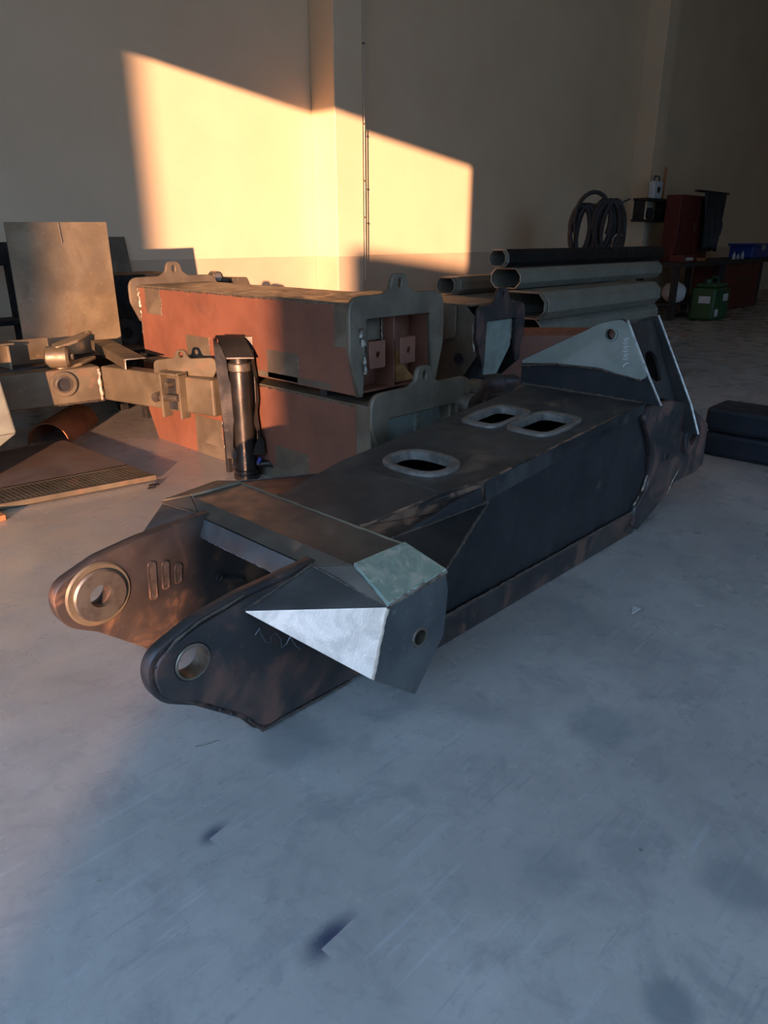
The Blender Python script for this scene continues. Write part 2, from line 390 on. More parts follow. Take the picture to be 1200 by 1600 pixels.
# lower flange strip with its weld line
add(hexa('belly_flange', [(1.52, NY - .018, .0), (3.30, NY - .018, .0), (3.30, NY + .03, .0), (1.52, NY + .03, .0), (1.52, NY - .018, .112), (3.36, NY - .018, .118), (3.36, NY + .03, .118), (1.52, NY + .03, .112)], m_steel('belly_flange_steel', (.03, .026, .024), (.055, .045, .038), (.10, .05, .03), (.4, .6), .4, .5, .66), .004))
add(bead([(1.52, NY - .016, .118), (2.4, NY - .017, .12), (3.34, NY - .017, .124)], .006, WELDD))
add(box('belly_plate', (1.5, NY, 0), (3.33, 2.08, .02), MILL, .002))
add(panel('belly_plate', [(3.31, NY, .0), (3.72, NY, .165), (3.72, 2.1, .165), (3.31, 2.1, .0)], .02, MILL, .002))
# top plate: two leaves with the bend at x=2.02
def zslope(o, x):  # lift a flat Z plate on to the sloping top
    for v in o.data.vertices: v.co.z += topz(v.co.x + o.location.x)
    return o
def slot(cx, cy, ax, ay, rx, ry, n=32, p=2.6):
    """super-ellipse hole, half axes rx along a, ry along b"""
    out = []
    for k in range(n):
        t_ = 2 * math.pi * k / n; c_, s_ = math.cos(t_), math.sin(t_)
        u = math.copysign(abs(c_) ** (2 / p), c_) * rx; v = math.copysign(abs(s_) ** (2 / p), s_) * ry
        out.append(Vector((cx + u * ax - v * ay, cy + u * ay + v * ax)))
    return out
sq = [(1.90 + .08, 1.725), (2.735, 1.90), (2.76, 1.655)]
H1 = slot(2.035, 1.765, 0, 1, .128, .088, 40, 2.8)
H2 = slot(2.71, 1.895, 1, 0, .135, .085, 32, 5)
H3 = slot(2.735, 1.655, 1, 0, .135, .095, 32, 5)
XS = 1.86
add(zslope(plate('top_plate', 'Z', 0, .014, [(XS, NY + .05), (2.02, NY - .004), (3.31, NY - .004), (3.31, fary(3.31)), (XS, fary(XS))], [H1, H2, H3], MILLTOP, .001), 0), 'dark top plate with three access holes')
add(zslope(plate('top_plate', 'Z', 0, .014, [(1.50, NY + .145), (XS, NY + .05), (XS, fary(XS)), (1.50, fary(1.5))], [], MILLTOP, .001), 0))
RIM = simple('ground_rim_steel', (.24, .215, .18), (.15, .135, .115), .35, .5, 20)
for hp, cc, k in ((H1, (2.035, 1.765), 1.22), (H2, (2.71, 1.895), 1.17), (H3, (2.735, 1.655), 1.17)):
    hole = [Vector(q) for q in hp]; c_ = Vector(cc)
    outer = [c_ + (q - c_) * 1 + (q - c_).normalized() * .03 for q in hole]
    inner = [c_ + (q - c_) - (q - c_).normalized() * .004 for q in hole]
    bm = bmesh.new(); L = []
    for poly, dz in ((inner, -.022), (inner, .011), ([a.lerp(b, .15) for a, b in zip(inner, outer)], .014), ([a.lerp(b, .85) for a, b in zip(inner, outer)], .014), (outer, .010), (outer, -.012), (inner, -.012)):
        L.append([bm.verts.new((q.x, q.y, topz(q.x) + dz)) for q in poly])
    L = L[:6]
    for a_, b_ in zip(L, L[1:]):
        n = len(a_)
        for i in range(n): bm.faces.new((a_[i], a_[(i + 1) % n], b_[(i + 1) % n], b_[i]))
    add(mk('access_hole_rim', bm, RIM, 0, True), 'ground steel rim around an access hole')
# brown ground band and weld on the near top edge
EB = m_steel('edge_band_steel', (.03, .028, .026), (.07, .05, .036), (.16, .085, .048), (.35, .55), .5, .45, .62, 6)
e0, e1_, e2_, e3_ = Vector((1.535, NY + .135, .504)), Vector((2.02, NY - .005, .578)), Vector((2.055, NY - .006, .487)), Vector((1.535, NY - .01, .497))
add(panel('edge_band', [e0, e3_, e2_], .006, EB, .001), 'brown ground band along the top edge')
add(panel('edge_band', [e0, e2_, e1_], .006, EB, .001))
add(bead([e0, (1.86, NY + .048, .564), e1_, (2.6, NY - .002, .618), (3.29, NY, .664)], .006, EB, .03))
add(panel('edge_band', [(2.02, NY - .006, .578), (3.27, NY - .006, .663), (3.27, NY - .006, .62), (2.03, NY - .006, .50)], .005, m_steel('smeared_side_steel', (.016, .016, .017), (.06, .058, .055), (.05, .035, .027), (.3, .6), .5, .6, .75, 2.5), .001))
# flare plates joining the boom to the wide cross box
FL = m_steel('flare_plate_steel', (.026, .03, .031), (.046, .05, .05), (.06, .045, .035), (.34, .5), .6, .62, .76)
for m in (0, 1):
    f = (lambda y: y) if m == 0 else (lambda y: 3.64 - y)
    y0 = NY if m == 0 else 3.64 - 2.05
    pts = [(1.53, f(1.225), .462), (2.06, f(y0), .487), (2.04, f(y0), .545), (1.54, f(1.45 if m == 0 else 1.60), .503)]
    add(panel('flare_plate', [pts[0], pts[1], pts[3]], .014, FL, .001, flip=(m == 1)))
    if m: add(panel('flare_plate', [pts[1], pts[2], pts[3]], .014, FL, .001, flip=True))
    add(bead([pts[0], pts[1]], .005, WELDD)); add(bead([pts[3], pts[1]], .004, WELDD))
    # side web of the flare
    add(panel('flare_web', [(1.50, f(1.235), .45), (1.53, f(1.235), .46), (1.62, f(NY if m == 0 else 1.6), .47), (1.62, f(NY if m == 0 else 1.6), .02), (1.50, f(1.42), .02)], .012, BLACK, 0))
# front bulkhead inside and rear bulkhead
add(box('bulkhead', (1.52, NY + .02, .02), (1.54, 2.0, .485), BLACK, 0)); add(box('bulkhead', (3.55, NY + .02, .15), (3.57, 2.1, .60), BLACK, 0))
# rear end: doubler plates with a pin boss
dp = [(3.29, .655, .05), (3.50, .645, .06), (3.66, .615), (3.84, .545, .05), (4.07, .43, .04), (4.09, .19, .02), (3.98, .165), (3.72, .172), (3.52, .08), (3.33, .012), (3.24, .06), (3.28, .15, .06), (3.40, .24, .1), (3.38, .40, .08), (3.30, .52, .06), (3.24, .60, .03)]
add(plate('end_plate', 'Y', NY - .03, .034, dp, [circ(3.82, .405, .045, n=24)], CLEVN, .003), 'brown edged end plate with pin boss')
add(plate('end_plate', 'Y', 2.1, .03, dp, [circ(3.82, .405, .045, n=24)], CLEVN, .003))
rb = add(ring('pin_boss', (3.82, NY - .052, .405), (0, 1, 0), .095, .045, .03, CLEVN), 'round pin boss on the boom end')
add(ring('pin_boss', (3.82, 2.12, .405), (0, 1, 0), .095, .045, .03, CLEVN))
add(tube('pin_bush', (3.82, NY - .02, .405), (3.82, 2.12, .405), .0445, CYLM))
add(ring('small_port', (3.545, NY - .036, .35), (0, 1, 0), .026, .017, .01, CLEVN, 20, .002)); add(tube('port_bore', (3.545, NY - .0302, .35), (3.545, NY - .02, .35), .018, RUBBER))
add(bead([(3.27, NY - .012, .60), (3.31, NY - .012, .53), (3.385, NY - .012, .42), (3.405, NY - .012, .30), (3.36, NY - .012, .2), (3.28, NY - .012, .15)], .006, WELD))
add(bead([(3.62, NY - .034, .13), (3.68, NY - .034, .20), (3.73, NY - .034, .24)], .005, WELD))
add(box('rear_plate', (3.56, NY, .16), (3.60, 2.1, .55), BLACK, 0))
add(panel('rear_deck', [(3.30, NY, .655), (3.66, NY, .615), (4.05, NY, .44), (4.05, 2.1, .44), (3.66, 2.1, .615), (3.30, 2.1, .655)][:2] + [(3.66, 2.1, .615), (3.30, 2.1, .655)], .014, BLACK, 0))
# transverse mast plates at the rear: front plate with grey doubler, rear plate, web between them
e1 = [(2.165, .655), (2.165, .79, .01), (1.72, 1.015, .05), (1.60, 1.045, .06), (1.455, .78, .0), (1.385, .655)]
add(plate('mast_plate', 'X', 3.30, .022, e1, [circ(1.665, .965, .026, n=20)], BLACK, .002), 'dark triangular mast plate')
d1 = [(2.155, .772, .02), (2.155, .79, .01), (1.72, 1.013, .05), (1.603, 1.043, .06), (1.46, .785, .02), (1.50, .762, .02), (1.70, .80, .25), (1.95, .795, .2)]
dbl = add(plate('mast_doubler', 'X', 3.288, .0125, d1, [circ(1.665, .965, .026, n=20)], DOUBLER, .001), 'grey green doubler plate with a pin hole')
add(ring('mast_eye', (3.278, 1.665, .965), (1, 0, 0), .034, .026, .012, DOUBLER, 24, .002))
add(bead([(3.29, 2.16, .76), (3.288, 1.95, .79), (3.288, 1.70, .793), (3.288, 1.48, .762)], .006, WELDD)); add(bead([(3.292, 2.15, .664), (3.29, 1.8, .664), (3.29, 1.45, .662)], .008, WELDD))
e2 = [(2.10, .50), (2.10, .70, .01), (1.74, .99, .05), (1.635, 1.03, .05), (1.40, .60), (1.335, .45)]
add(plate('mast_plate', 'X', 3.70, .022, e2, [circ(1.69, .94, .03, n=20)], MILL, .002))
# web between the two mast plates, on the near slope, with a long slot
wa = [(3.322, 1.60, 1.02), (3.70, 1.645, 1.0), (3.70, 1.47, .60), (3.322, 1.475, .70)]
def web_pt(u, v):
    a_ = Vector(wa[0]).lerp(Vector(wa[1]), u); b_ = Vector(wa[3]).lerp(Vector(wa[2]), u); return a_.lerp(b_, v)
bm = bmesh.new()
hole = [(.5 + .22 * math.cos(k * math.pi / 12), .58 + (.20 if math.sin(k * math.pi / 12) > 0 else .2) * math.copysign(abs(math.sin(k * math.pi / 12)) ** .6, math.sin(k * math.pi / 12))) for k in range(24)]
def sqr(k):
    t_ = k * math.pi / 12; c_, s_ = math.cos(t_), math.sin(t_); q = max(abs(c_), abs(s_)); return (.5 + .5 * c_ / q, .5 + .5 * s_ / q)
nrm = (Vector(wa[1]) - Vector(wa[0])).cross(Vector(wa[3]) - Vector(wa[0])).normalized()
rows = []
for dz in (0, .016):
    rows.append([bm.verts.new(web_pt(*sqr(k)) + nrm * dz) for k in range(24)]); rows.append([bm.verts.new(web_pt(*hole[k]) + nrm * dz) for k in range(24)])
for k in range(24):
    j = (k + 1) % 24
    bm.faces.new((rows[0][k], rows[0][j], rows[1][j], rows[1][k])); bm.faces.new((rows[2][k], rows[2][j], rows[3][j], rows[3][k]))
    bm.faces.new((rows[1][k], rows[1][j], rows[3][j], rows[3][k])); bm.faces.new((rows[0][k], rows[0][j], rows[2][j], rows[2][k]))
add(mk('mast_web', bm, MILL, 0))
for pth in ([(3.30, 1.60, 1.035), (3.30, 1.455, .775), (3.30, 1.385, .66)], [(3.70, 1.63, 1.025), (3.70, 1.40, .60), (3.70, 1.34, .455)]):
    add(sweep('bright_edge', [Vector(p) + Vector((0, -.004, 0)) for p in pth], .0055, EDGE, 6), 'bright ground plate edge')
add(tube('mast_pin', (3.33, 1.66, .95), (3.69, 1.68, .94), .03, CLEV)); add(box('pin_keeper', (3.34, 1.60, .86), (3.42, 1.66, .95), CLEV, .01))
# chalk lettering on the doubler
def glyph(lines, origin, du, dv, r, parent_add, mat):
    for ln in lines:
        parent_add(sweep('chalk_mark', [Vector(origin) + Vector(du) * a + Vector(dv) * b for a, b in ln], r, mat, 5))
S_ = [(.9, .9), (.5, 1.05), (.1, .85), (.45, .55), (.9, .3), (.5, .02), (.05, .2)]
for i, gl in enumerate((S_, S_, S_, [(.1, .1), (.3, .6), (.9, .9)])):
    glyph([gl], (3.287, 1.60 - .004 * i, .925 - .036 * i), (0, -.03, 0), (0, 0, .026), .0016, add, CHALK)

# ---- cross box
TM, TS = 1.82, 1.22
def mir(p, m): return (p[0], p[1] if m == 0 else 2 * TM - p[1], p[2])
zt = .502
add(panel('cross_box_top', [(1.31, 1.39, zt), (1.53, 1.39, zt), (1.53, 2.25, zt), (1.31, 2.25, zt)], .012, COVER, .002), 'brown weathered top of the cross box')
for m in (0, 1):
    e = [(1.31, 1.39, zt), (1.28, TS, .444), (1.53, TS, .464), (1.53, 1.39, zt)]
    add(panel('cross_box_end', [mir(p, m) for p in e], .012, GREEN if m == 0 else BROWN, .002, flip=(m == 0)), 'polished end of the cross box with a painted green reflection' if m == 0 else 'brown end of the cross box with wall glare in its colour')  # mirrored ends: each has what it reflects put into its colour
    # side face with pin hole
    sd = [(1.28, .442), (1.53, .462), (1.545, .40, .02), (1.53, .25), (1.48, .19, .02), (1.40, .095, .012), (1.22, .235)]
    add(plate('cross_box_side', 'Y', TS if m == 0 else 2 * TM - TS - .02, .02, sd, [circ(1.415, .290, .03, n=24)], BLUEST, .002), 'dark side of the cross box with a pin hole')
    add(tube('pin_bore', mir((1.415, TS + .012, .290), m), mir((1.415, TS + .06, .290), m), .031, CYLM, caps=False) if False else ring('pin_bore', mir((1.415, TS - .003, .290), m), mir((0, 1, 0), 0) if m == 0 else (0, -1, 0), .033, .024, .05, BOSS, 24, .002))
    # gusset: tip on the clevis plate, blue upper facet and bright lower facet
    W_, Q_, K_, L_ = (1.0, 1.506, .432), (1.25, 1.506, .487), (1.28, TS, .442), (1.215, TS, .238)
    add(panel('gusset_facet', [mir(p, m) for p in (W_, K_, Q_)], .01, BLUEST, .001, flip=(m == 1)), 'blue grey upper gusset facet')
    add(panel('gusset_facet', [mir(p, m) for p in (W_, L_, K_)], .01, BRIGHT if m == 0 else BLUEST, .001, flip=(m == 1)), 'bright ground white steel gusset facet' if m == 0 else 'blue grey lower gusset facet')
    add(panel('gusset_underside', [mir(p, m) for p in (W_, (1.40, TS, .10), (1.45, 1.50, .12))], .006, BLACK, 0, flip=(m == 0)))
    if m == 0: add(bead([(1.275, TS - .002, .44), (1.245, TS - .002, .34), (1.217, TS - .002, .24)], .005, BRIGHT))
    add(bead([mir(p, m) for p in ((1.282, TS, .448), (1.4, TS, .456), (1.53, TS, .466))], .008, WELD if m == 0 else WELDD))
    add(bead([mir(p, m) for p in (Q_, K_)], .004, WELDD)); add(bead([mir(p, m) for p in (W_, Q_)], .006, WELDD))
    # chamfer strip end
    add(panel('cross_box_strip', [mir(p, m) for p in ((1.31, 1.39, zt), (1.28, TS, .444), (1.258, 1.52, .474))], .008, COVER, .001, flip=(m == 1)))
add(bead([(1.53, 1.39, zt), (1.53, 2.25, zt)], .006, BROWN, .04)); add(bead([(1.31, 1.39, zt), (1.31, 2.25, zt)], .004, COVER, .04))
add(bead([(1.31, 1.39, zt - .001), (1.28, TS, .446)], .004, EDGE)); add(bead([(1.53, 1.39, zt), (1.53, TS, .466)], .0055, EDGE))
add(panel('cross_box_strip', [(1.31, 1.39, zt), (1.258, 1.52, .474), (1.258, 2.12, .474), (1.31, 2.25, zt)], .008, COVER, .001), 'brown front chamfer of the cross box')
add(panel('cross_box_web', [(1.258, 1.52, .474), (1.235, 1.555, .415), (1.235, 2.085, .415), (1.258, 2.12, .474)], .01, BLUEST, .001), 'blue grey web between the clevis plates')
add(bead([(1.235, 1.56, .413), (1.235, 2.08, .413)], .004, EDGE)); add(panel('cross_box_floor', [(1.235, 1.555, .405), (1.235, 2.085, .405), (1.52, 2.085, .405), (1.52, 1.555, .405)], .006, BLACK, 0))
# ---- clevis plates
co = [(1.52, .50), (1.25, .492), (1.01, .480, .04), (.858, .458, .14), (.70, .40, .14), (.712, .27, .12), (.826, .205), (.97, .085, .04), (1.01, .028, .03), (1.06, .003, .04), (1.11, .010, .03), (1.42, .003), (1.52, .003)]
hole = circ(.83, .348, .052, n=32)
cp = add(plate('clevis_plate', 'Y', 1.517, .04, co, [hole], CLEVN, .003, 8), 'dark near clevis plate with pin hole')
ci = [(1.50, .485), (1.25, .478), (1.012, .466, .04), (.862, .442, .12), (.716, .392, .125), (.728, .276, .11), (.836, .217), (.98, .097, .04), (1.018, .042, .03), (1.062, .017, .04), (1.11, .024, .03), (1.42, .017), (1.50, .017)]
add(plate('clevis_doubler', 'Y', 1.505, .013, ci, [hole], CLEVN, .004, 8), 'dark outer skin of the clevis plate')
for a_, b_ in ((.13, .3), (.42, .55), (.68, .80)):
    p, q = Vector((.836, 1.507, .21)), Vector((.975, 1.507, .092)); add(bead([p.lerp(q, a_), p.lerp(q, b_)], .005, CLEV))
add(bead([(.99, 1.508, .075), (1.035, 1.508, .012), (1.10, 1.508, .014), (1.25, 1.508, .010), (1.40, 1.508, .010)], .004, WELDD))
add(bead([(1.01, 1.512, .474), (.87, 1.512, .452), (.79, 1.512, .425), (.728, 1.512, .375), (.732, 1.512, .30), (.79, 1.512, .243), (.836, 1.512, .21)], .0045, WELDD, .03))
add(ring('pin_bush', (.83, 1.5015, .348), (0, 1, 0), .053, .046, .06, BOSS, 32, .002), 'bright machined pin bush')
cf = add(plate('clevis_plate', 'Y', 2.08, .045, [(x, z, *r) for x, z, *r in co], [hole], CLEV, .003, 8), 'sunlit rust brown clevis plate')
add(ring('pin_boss', (.845, 2.058, .337), (0, 1, 0), .088, .038, .03, BOSS, 40, .006), 'machined pin boss ring')
add(ring('boss_weld', (.845, 2.072, .337), (0, 1, 0), .108, .085, .012, BROWN, 40, .006))
for x, z0, z1, r in ((1.034, .374, .264, .013), (1.083, .36, .285, .012), (1.131, .335, .29, .012)):
    o = add(plate('plug_weld', 'Y', 2.076, .006, [(x - r, z0 + r, r), (x + r, z0 + r, r), (x + r - .008, z1 - r, r), (x - r - .008, z1 - r, r)], [], WELDD, .002), 'filled plug weld slot')
    pts = rounded([(x - r, z0 + r, r), (x + r, z0 + r, r), (x + r - .008, z1 - r, r), (x - r - .008, z1 - r, r)], 5)
    add(sweep('plug_rim', [(p.x, 2.077, p.y) for p in pts], .0035, CLEV, 6, 0, True))
add(bead([(1.287, 2.077, .24), (1.335, 2.077, .218), (1.385, 2.077, .20)], .012, CLEV))
for x, z in ((1.287, .241), (1.378, .202)): add(tube('port_bore', (x, 2.070, z), (x, 2.079, z), .013, RUBBER, n=16))
add(tube('port_bore', (1.375, 2.077, .32), (1.375, 2.0795, .32), .028, RUBBER, n=20))
# chalk scribbles on the near clevis plate
add(sweep('chalk_mark', [(1.03 + .012 * k + .006 * math.sin(k * 2.1), 1.503, .345 - .0075 * k + .022 * math.sin(k * 1.35)) for k in range(14)], .002, m_steel('faint_chalk', (.16, .17, .18), (.2, .2, .2), (.2, .2, .2)), 5))

# ------------------------------------------------------------------ red primed boom boxes
def ear_bracket(F, y, x0, x1, ztop, legz, th, mat, ear=.5, inner=True, outward=-1, wide=.10, legw=.09, slope=0.):
    """U shaped carrier plate in an x,z plane with a lifting ear on top"""
    W_ = x1 - x0; xe = x0 + W_ * ear; zi = ztop - wide
    o = [(x0 + .06, legz), (x0, legz + (ztop - legz) * .45, .08), (x0, ztop, .09), (xe - .12, ztop + .003, .03), (xe - .07, ztop + .03, .02), (xe - .045, ztop + .10, .04), (xe + .045, ztop + .10, .04),
         (xe + .07, ztop + .03, .02), (xe + .12, ztop + .003, .03), (x1, ztop, .10), (x1, legz + (ztop - legz) * .45, .08), (x1 - .06, legz), (x1 - .06 - .03, legz), (x1 - legw - .02, zi, .015), (x0 + legw + .02, zi, .015), (x0 + .09, legz)]
    b = F.add(plate('carrier_bracket', 'Y', y, th, o, [circ(xe, ztop + .052, .014, .024, 18)], mat, .004))
    return b
def red_box(loc, name, label, x0, x1, y0, y1, z0, z1, chamfer=False):
    F = Frame(name, label, 'steel box', ((x0 + x1) / 2, (y0 + y1) / 2, z0), 'red primed boom boxes stacked by the wall')
    c = .10 if chamfer else .0
    F.add(panel('side_plate', [(x0, y0, z0), (x0, y0, z1), (x0, y1, z1), (x0, y1, z0 + c * 2), (x0, y1 - c, z0)], .012, RED, .001, True), 'red oxide primed side plate')
    F.add(panel('side_plate', [(x1, y0, z0), (x1, y0, z1), (x1, y1, z1), (x1, y1, z0 + c * 2), (x1, y1 - c, z0)], .012, RED, .001))
    F.add(box('top_plate', (x0 - .01, y0 + .08, z1), (x1 + .01, y1 + .01, z1 + .012), BROWN, .002), 'bare brown top plate')
    F.add(box('bottom_plate', (x0 + .012, y0 + .05, z0), (x1 - .012, y1 - c, z0 + .012), RED, .001))
    F.add(box('end_plate', (x0 + .012, y1 - .014, z0 + 2 * c), (x1 - .012, y1 - .002, z1), RED, .001))
    F.add(box('end_plate', (x0 + .012, y0 + .16, z0 + .012), (x1 - .012, y0 + .172, z1), RED, .001))
    F.add(bead([(x0 - .008, y0 + .1, z1 - .002), (x0 - .008, y1, z1 - .002)], .006, WELD, .02))
    F.add(bead([(x0 - .004, y0 + .02, z0 + .003), (x0 - .004, y1 - c, z0 + .003)], .005, WELDD, .02))
    return F
def patch(F, x, y0, y1, z0, z1, mat=GREYST, welds='l', top=False):
    F.add(box('weld_pad', (x - .014, y0, z0), (x, y1, z1), mat, .004), 'grey steel pad with bright welds')
    if 'r' in welds: F.add(bead([(x - .006, y0 - .004, z0), (x - .006, y0 - .004, z1)], .008, WELD))
    if 'l' in welds: F.add(bead([(x - .006, y1 + .004, z0), (x - .006, y1 + .004, z1)], .008, WELD))
    if top: F.add(bead([(x - .006, y0, z1 + .003), (x - .006, y1, z1 + .003)], .005, WELDD))
# lower box (floor) and upper box on top of it
LB = red_box(None, 'boom_box', 'lower red primed steel box on the floor behind the upright cylinder', 2.60, 3.16, 2.62, 4.93, 0, .565, True)
UB = red_box(None, 'boom_box', 'upper red primed steel box with lifting ears on both ends', 2.60, 3.16, 2.68, 4.89, .62, 1.075)
for y in (3.0, 3.9, 4.6): LB.add(box('spacer', (2.62, y - .03, .577), (3.14, y + .03, .62), MILL, .003))
patch(LB, 2.60, 3.98, 4.30, .02, .27, GREYST, 'r', True); patch(LB, 2.60, 3.12, 3.42, .01, .22, GREYST, 'r', True)
LB.add(box('foot_strip', (2.584, 2.7, .0), (2.60, 4.3, .085), GREYST, .003)); patch(LB, 2.60, 2.60, 2.70, .30, .545, GREYST, '', False)
patch(UB, 2.60, 4.05, 4.32, .64, .80, GREYST, 'r'); patch(UB, 2.60, 3.17, 3.45, .625, .79, GREYST, 'r'); patch(UB, 2.60, 4.60, 4.80, .90, 1.07, GREYST, 'r')
patch(UB, 2.60, 2.68, 2.86, .86, 1.07, GREYST, ''); UB.add(box('foot_strip', (2.586, 2.9, .625), (2.60, 4.3, .66), GREYST, .002))
b1 = ear_bracket(UB, 4.90, 2.53, 3.25, 1.135, .84, .025, GREYST)
UB.add(bead([(2.585, 4.885, 1.06), (2.59, 4.885, .96), (2.60, 4.885, .87)], .012, WELD)); UB.add(bead([(2.594, 4.88, .84), (2.592, 4.89, .76)], .008, WELD))
b2 = ear_bracket(UB, 2.66, 2.51, 3.24, 1.125, .62, .03, GREYST, wide=.115, legw=.10)
UB.add(bead([(2.575, 2.655, .97), (2.59, 2.655, .92), (2.60, 2.655, .88)], .014, WELD)); UB.add(bead([(2.605, 2.652, .84), (2.605, 2.652, .74)], .010, WELD))
# end details: inner frame, lugs, ochre liner
UB.add(box('inner_frame', (2.72, 2.76, .80), (2.735, 2.80, 1.06), GREYST, .002)); UB.add(box('inner_frame', (2.735, 2.79, .88), (2.86, 2.80, 1.06), GREYST, .004)); UB.add(bead([(2.865, 2.785, .82), (2.865, 2.785, 1.05)], .006, WELD))
UB.add(box('inner_web', (2.868, 2.70, .63), (2.882, 2.83, 1.06), RED, .002))
for x in (2.635, 2.87):
    UB.add(plate('lug', 'Y', 2.645, .014, [(x, .76, .01), (x + .115, .76, .01), (x + .115, .90, .01), (x, .90, .01)], [circ(x + .062, .83, .016, n=16)], RED, .002), 'red lug plate with a hole')
UB.add(panel('ochre_liner', [(2.90, 2.72, .65), (3.06, 2.72, .65), (2.98, 2.72, .72), (2.95, 2.72, .80), (2.90, 2.72, .83)], .01, ORNG, .001, True), 'ochre primed liner plate')
b3 = ear_bracket(LB, 2.50, 2.50, 3.30, .665, .36, .03, GREYST, wide=.14, legw=.10)
LB.add(box('bracket_arm', (2.52, 2.53, .32), (2.60, 2.64, .60), GREYST, .01)); LB.add(box('bracket_arm', (3.16, 2.53, .32), (3.26, 2.64, .60), GREYST, .01))
LB.add(panel('mint_plate', [(2.64, 2.58, .53), (3.10, 2.58, .53), (3.12, 2.58, .44), (2.98, 2.58, .34), (2.78, 2.58, .31), (2.64, 2.58, .36)], .012, MINT, .001), 'pale mint plate inside the bracket')
LB.add(box('mint_rib', (2.895, 2.555, .33), (2.915, 2.582, .53), MINT, .002)); LB.add(bead([(2.905, 2.55, .33), (2.905, 2.55, .52)], .007, WELD))
LB.add(tube('bracket_roller', (3.26, 2.43, .50), (3.26, 2.50, .50), .07, BOSS), 'round boss at the bracket corner')
# third box behind, ochre and dark
DB = Frame('crane_segment', 'dark steel crane segment with an eared bracket right of the red boxes', 'crane segment', (4.05, 3.4, 0))
DB.add(panel('side_plate', [(3.75, 2.90, .99), (3.75, 4.2, .99), (3.75, 4.2, .40), (3.75, 3.05, .40), (3.75, 2.90, .56), (3.75, 2.80, .70), (3.75, 2.80, .90)], .014, GREYST, .002), 'dark side plate')
DB.add(panel('side_plate', [(4.22, 2.90, .99), (4.22, 4.2, .99), (4.22, 4.2, .40), (4.22, 3.05, .40), (4.22, 2.80, .62), (4.22, 2.80, .90)], .014, MILL, .002))
DB.add(box('top_plate', (3.74, 2.86, .99), (4.23, 4.2, 1.002), GREYST, .002)); DB.add(box('body', (3.766, 3.0, .42), (4.20, 4.18, .985), BLACK, .002))
DB.add(box('foot', (3.78, 3.3, 0), (4.18, 3.45, .42), MILL, .004)); DB.add(box('foot', (3.78, 3.95, 0), (4.18, 4.1, .42), MILL, .004))
DB.add(tube('port_bore', (3.732, 2.93, .66), (3.738, 2.93, .66), .03, RUBBER, n=18)); DB.add(ring('port_ring', (3.728, 2.93, .66), (1, 0, 0), .04, .03, .008, MILL, 20, .002))
DB.add(plate('stiffener', 'X', 3.722, .014, [(3.20, .99), (2.96, .99), (2.96, .80, .02), (3.08, .76, .02), (3.20, .80)], [circ(3.08, .88, .055, .065, 18)], GREYST, .003))
DB.add(bead([(3.72, 2.80, .72), (3.72, 2.82, .80), (3.72, 2.82, .9)], .007, WELD)); DB.add(panel('ochre_plate', [(3.74, 3.24, .97), (3.74, 3.42, .97), (3.74, 3.38, .74), (3.74, 3.30, .66), (3.74, 3.24, .80)], .01, ORNG, .001), 'ochre primed side patch')
ear_bracket(DB, 2.78, 3.72, 4.24, 1.0, .62, .03, CLEVN, wide=.10, legw=.08)
DB.add(panel('mint_plate', [(3.84, 2.83, .90), (4.14, 2.83, .94), (4.14, 2.83, .72), (3.98, 2.83, .52), (3.86, 2.83, .46)], .012, MINT, .001), 'pale inner plate')
DB.add(bead([(4.145, 2.82, .94), (4.145, 2.82, .76)], .006, WELD))
# red box lying across behind the boom end
u_ = Vector((math.cos(math.radians(-46)), math.sin(math.radians(-46)), 0)); n_ = Vector((-u_.y, u_.x, 0))
c0 = Vector((5.50, 3.12, 0)) + n_ * .3
RB = Frame('boom_box', 'red primed steel box lying crosswise behind the boom mast', 'steel box', c0, 'red primed boom boxes stacked by the wall')
for dy in (-.27, .27): RB.add(obox('side_plate', c0 + n_ * dy + Vector((0, 0, .0)), u_, (1.5, .014, .62), RED, .002))
RB.add(obox('top_plate', c0 + Vector((0, 0, .62)), u_, (1.5, .56, .012), RED, .002)); RB.add(obox('bottom_plate', c0, u_, (1.48, .5, .012), RED, .001))
for dx in (-.74, .74): RB.add(obox('end_plate', c0 + u_ * dx + Vector((0, 0, .012)), u_, (.012, .52, .6), RED, .001))
# forged lug between the boxes and the boom
PL = Frame('hinge_lug', 'dark forged hinge lug between the mint bracket and the boom top', 'lug', (3.62, 2.62, 0))
PL.add(box('stem', (3.50, 2.56, 0), (3.74, 2.70, .50), MILL, .02)); PL.add(tube('knuckle', (3.42, 2.50, .545), (3.42, 2.60, .545), .075, BOSS, prof=[(0, .05), (.1, .075), (.9, .075), (1, .06)]))
PL.add(tube('knuckle', (3.55, 2.60, .56), (3.70, 2.56, .56), .06, CLEVN, prof=[(0, .045), (.15, .06), (.85, .06), (1, .04)])); PL.add(tube('knuckle', (3.72, 2.62, .55), (3.9, 2.58, .54), .045, CLEVN, prof=[(0, .03), (.15, .045), (.8, .045), (1, .03)]))
PL.add(box('bridge', (3.40, 2.55, .47), (3.84, 2.66, .545), CLEVN, .02))
# lug seen above the left end of the upper box
SB = Frame('pin_lug', 'small shiny pin lug showing above the left end of the upper red box', 'lug', (3.62, 5.3, 0))
SB.add(box('post', (3.45, 5.26, 0), (3.80, 5.36, 1.05), MILL, .01)); SB.add(tube('roller', (3.49, 5.24, 1.095), (3.53, 5.38, 1.095), .045, BOSS, prof=[(0, .03), (.1, .045), (.9, .045), (1, .03)]))
SB.add(tube('pin', (3.50, 5.30, 1.07), (3.76, 5.30, 1.055), .028, BOSS)); SB.add(plate('cheek', 'Y', 5.25, .015, [(3.60, 1.0, .01), (3.82, 1.0, .02), (3.78, 1.085, .03), (3.64, 1.09, .03)], [], GREYST, .002))

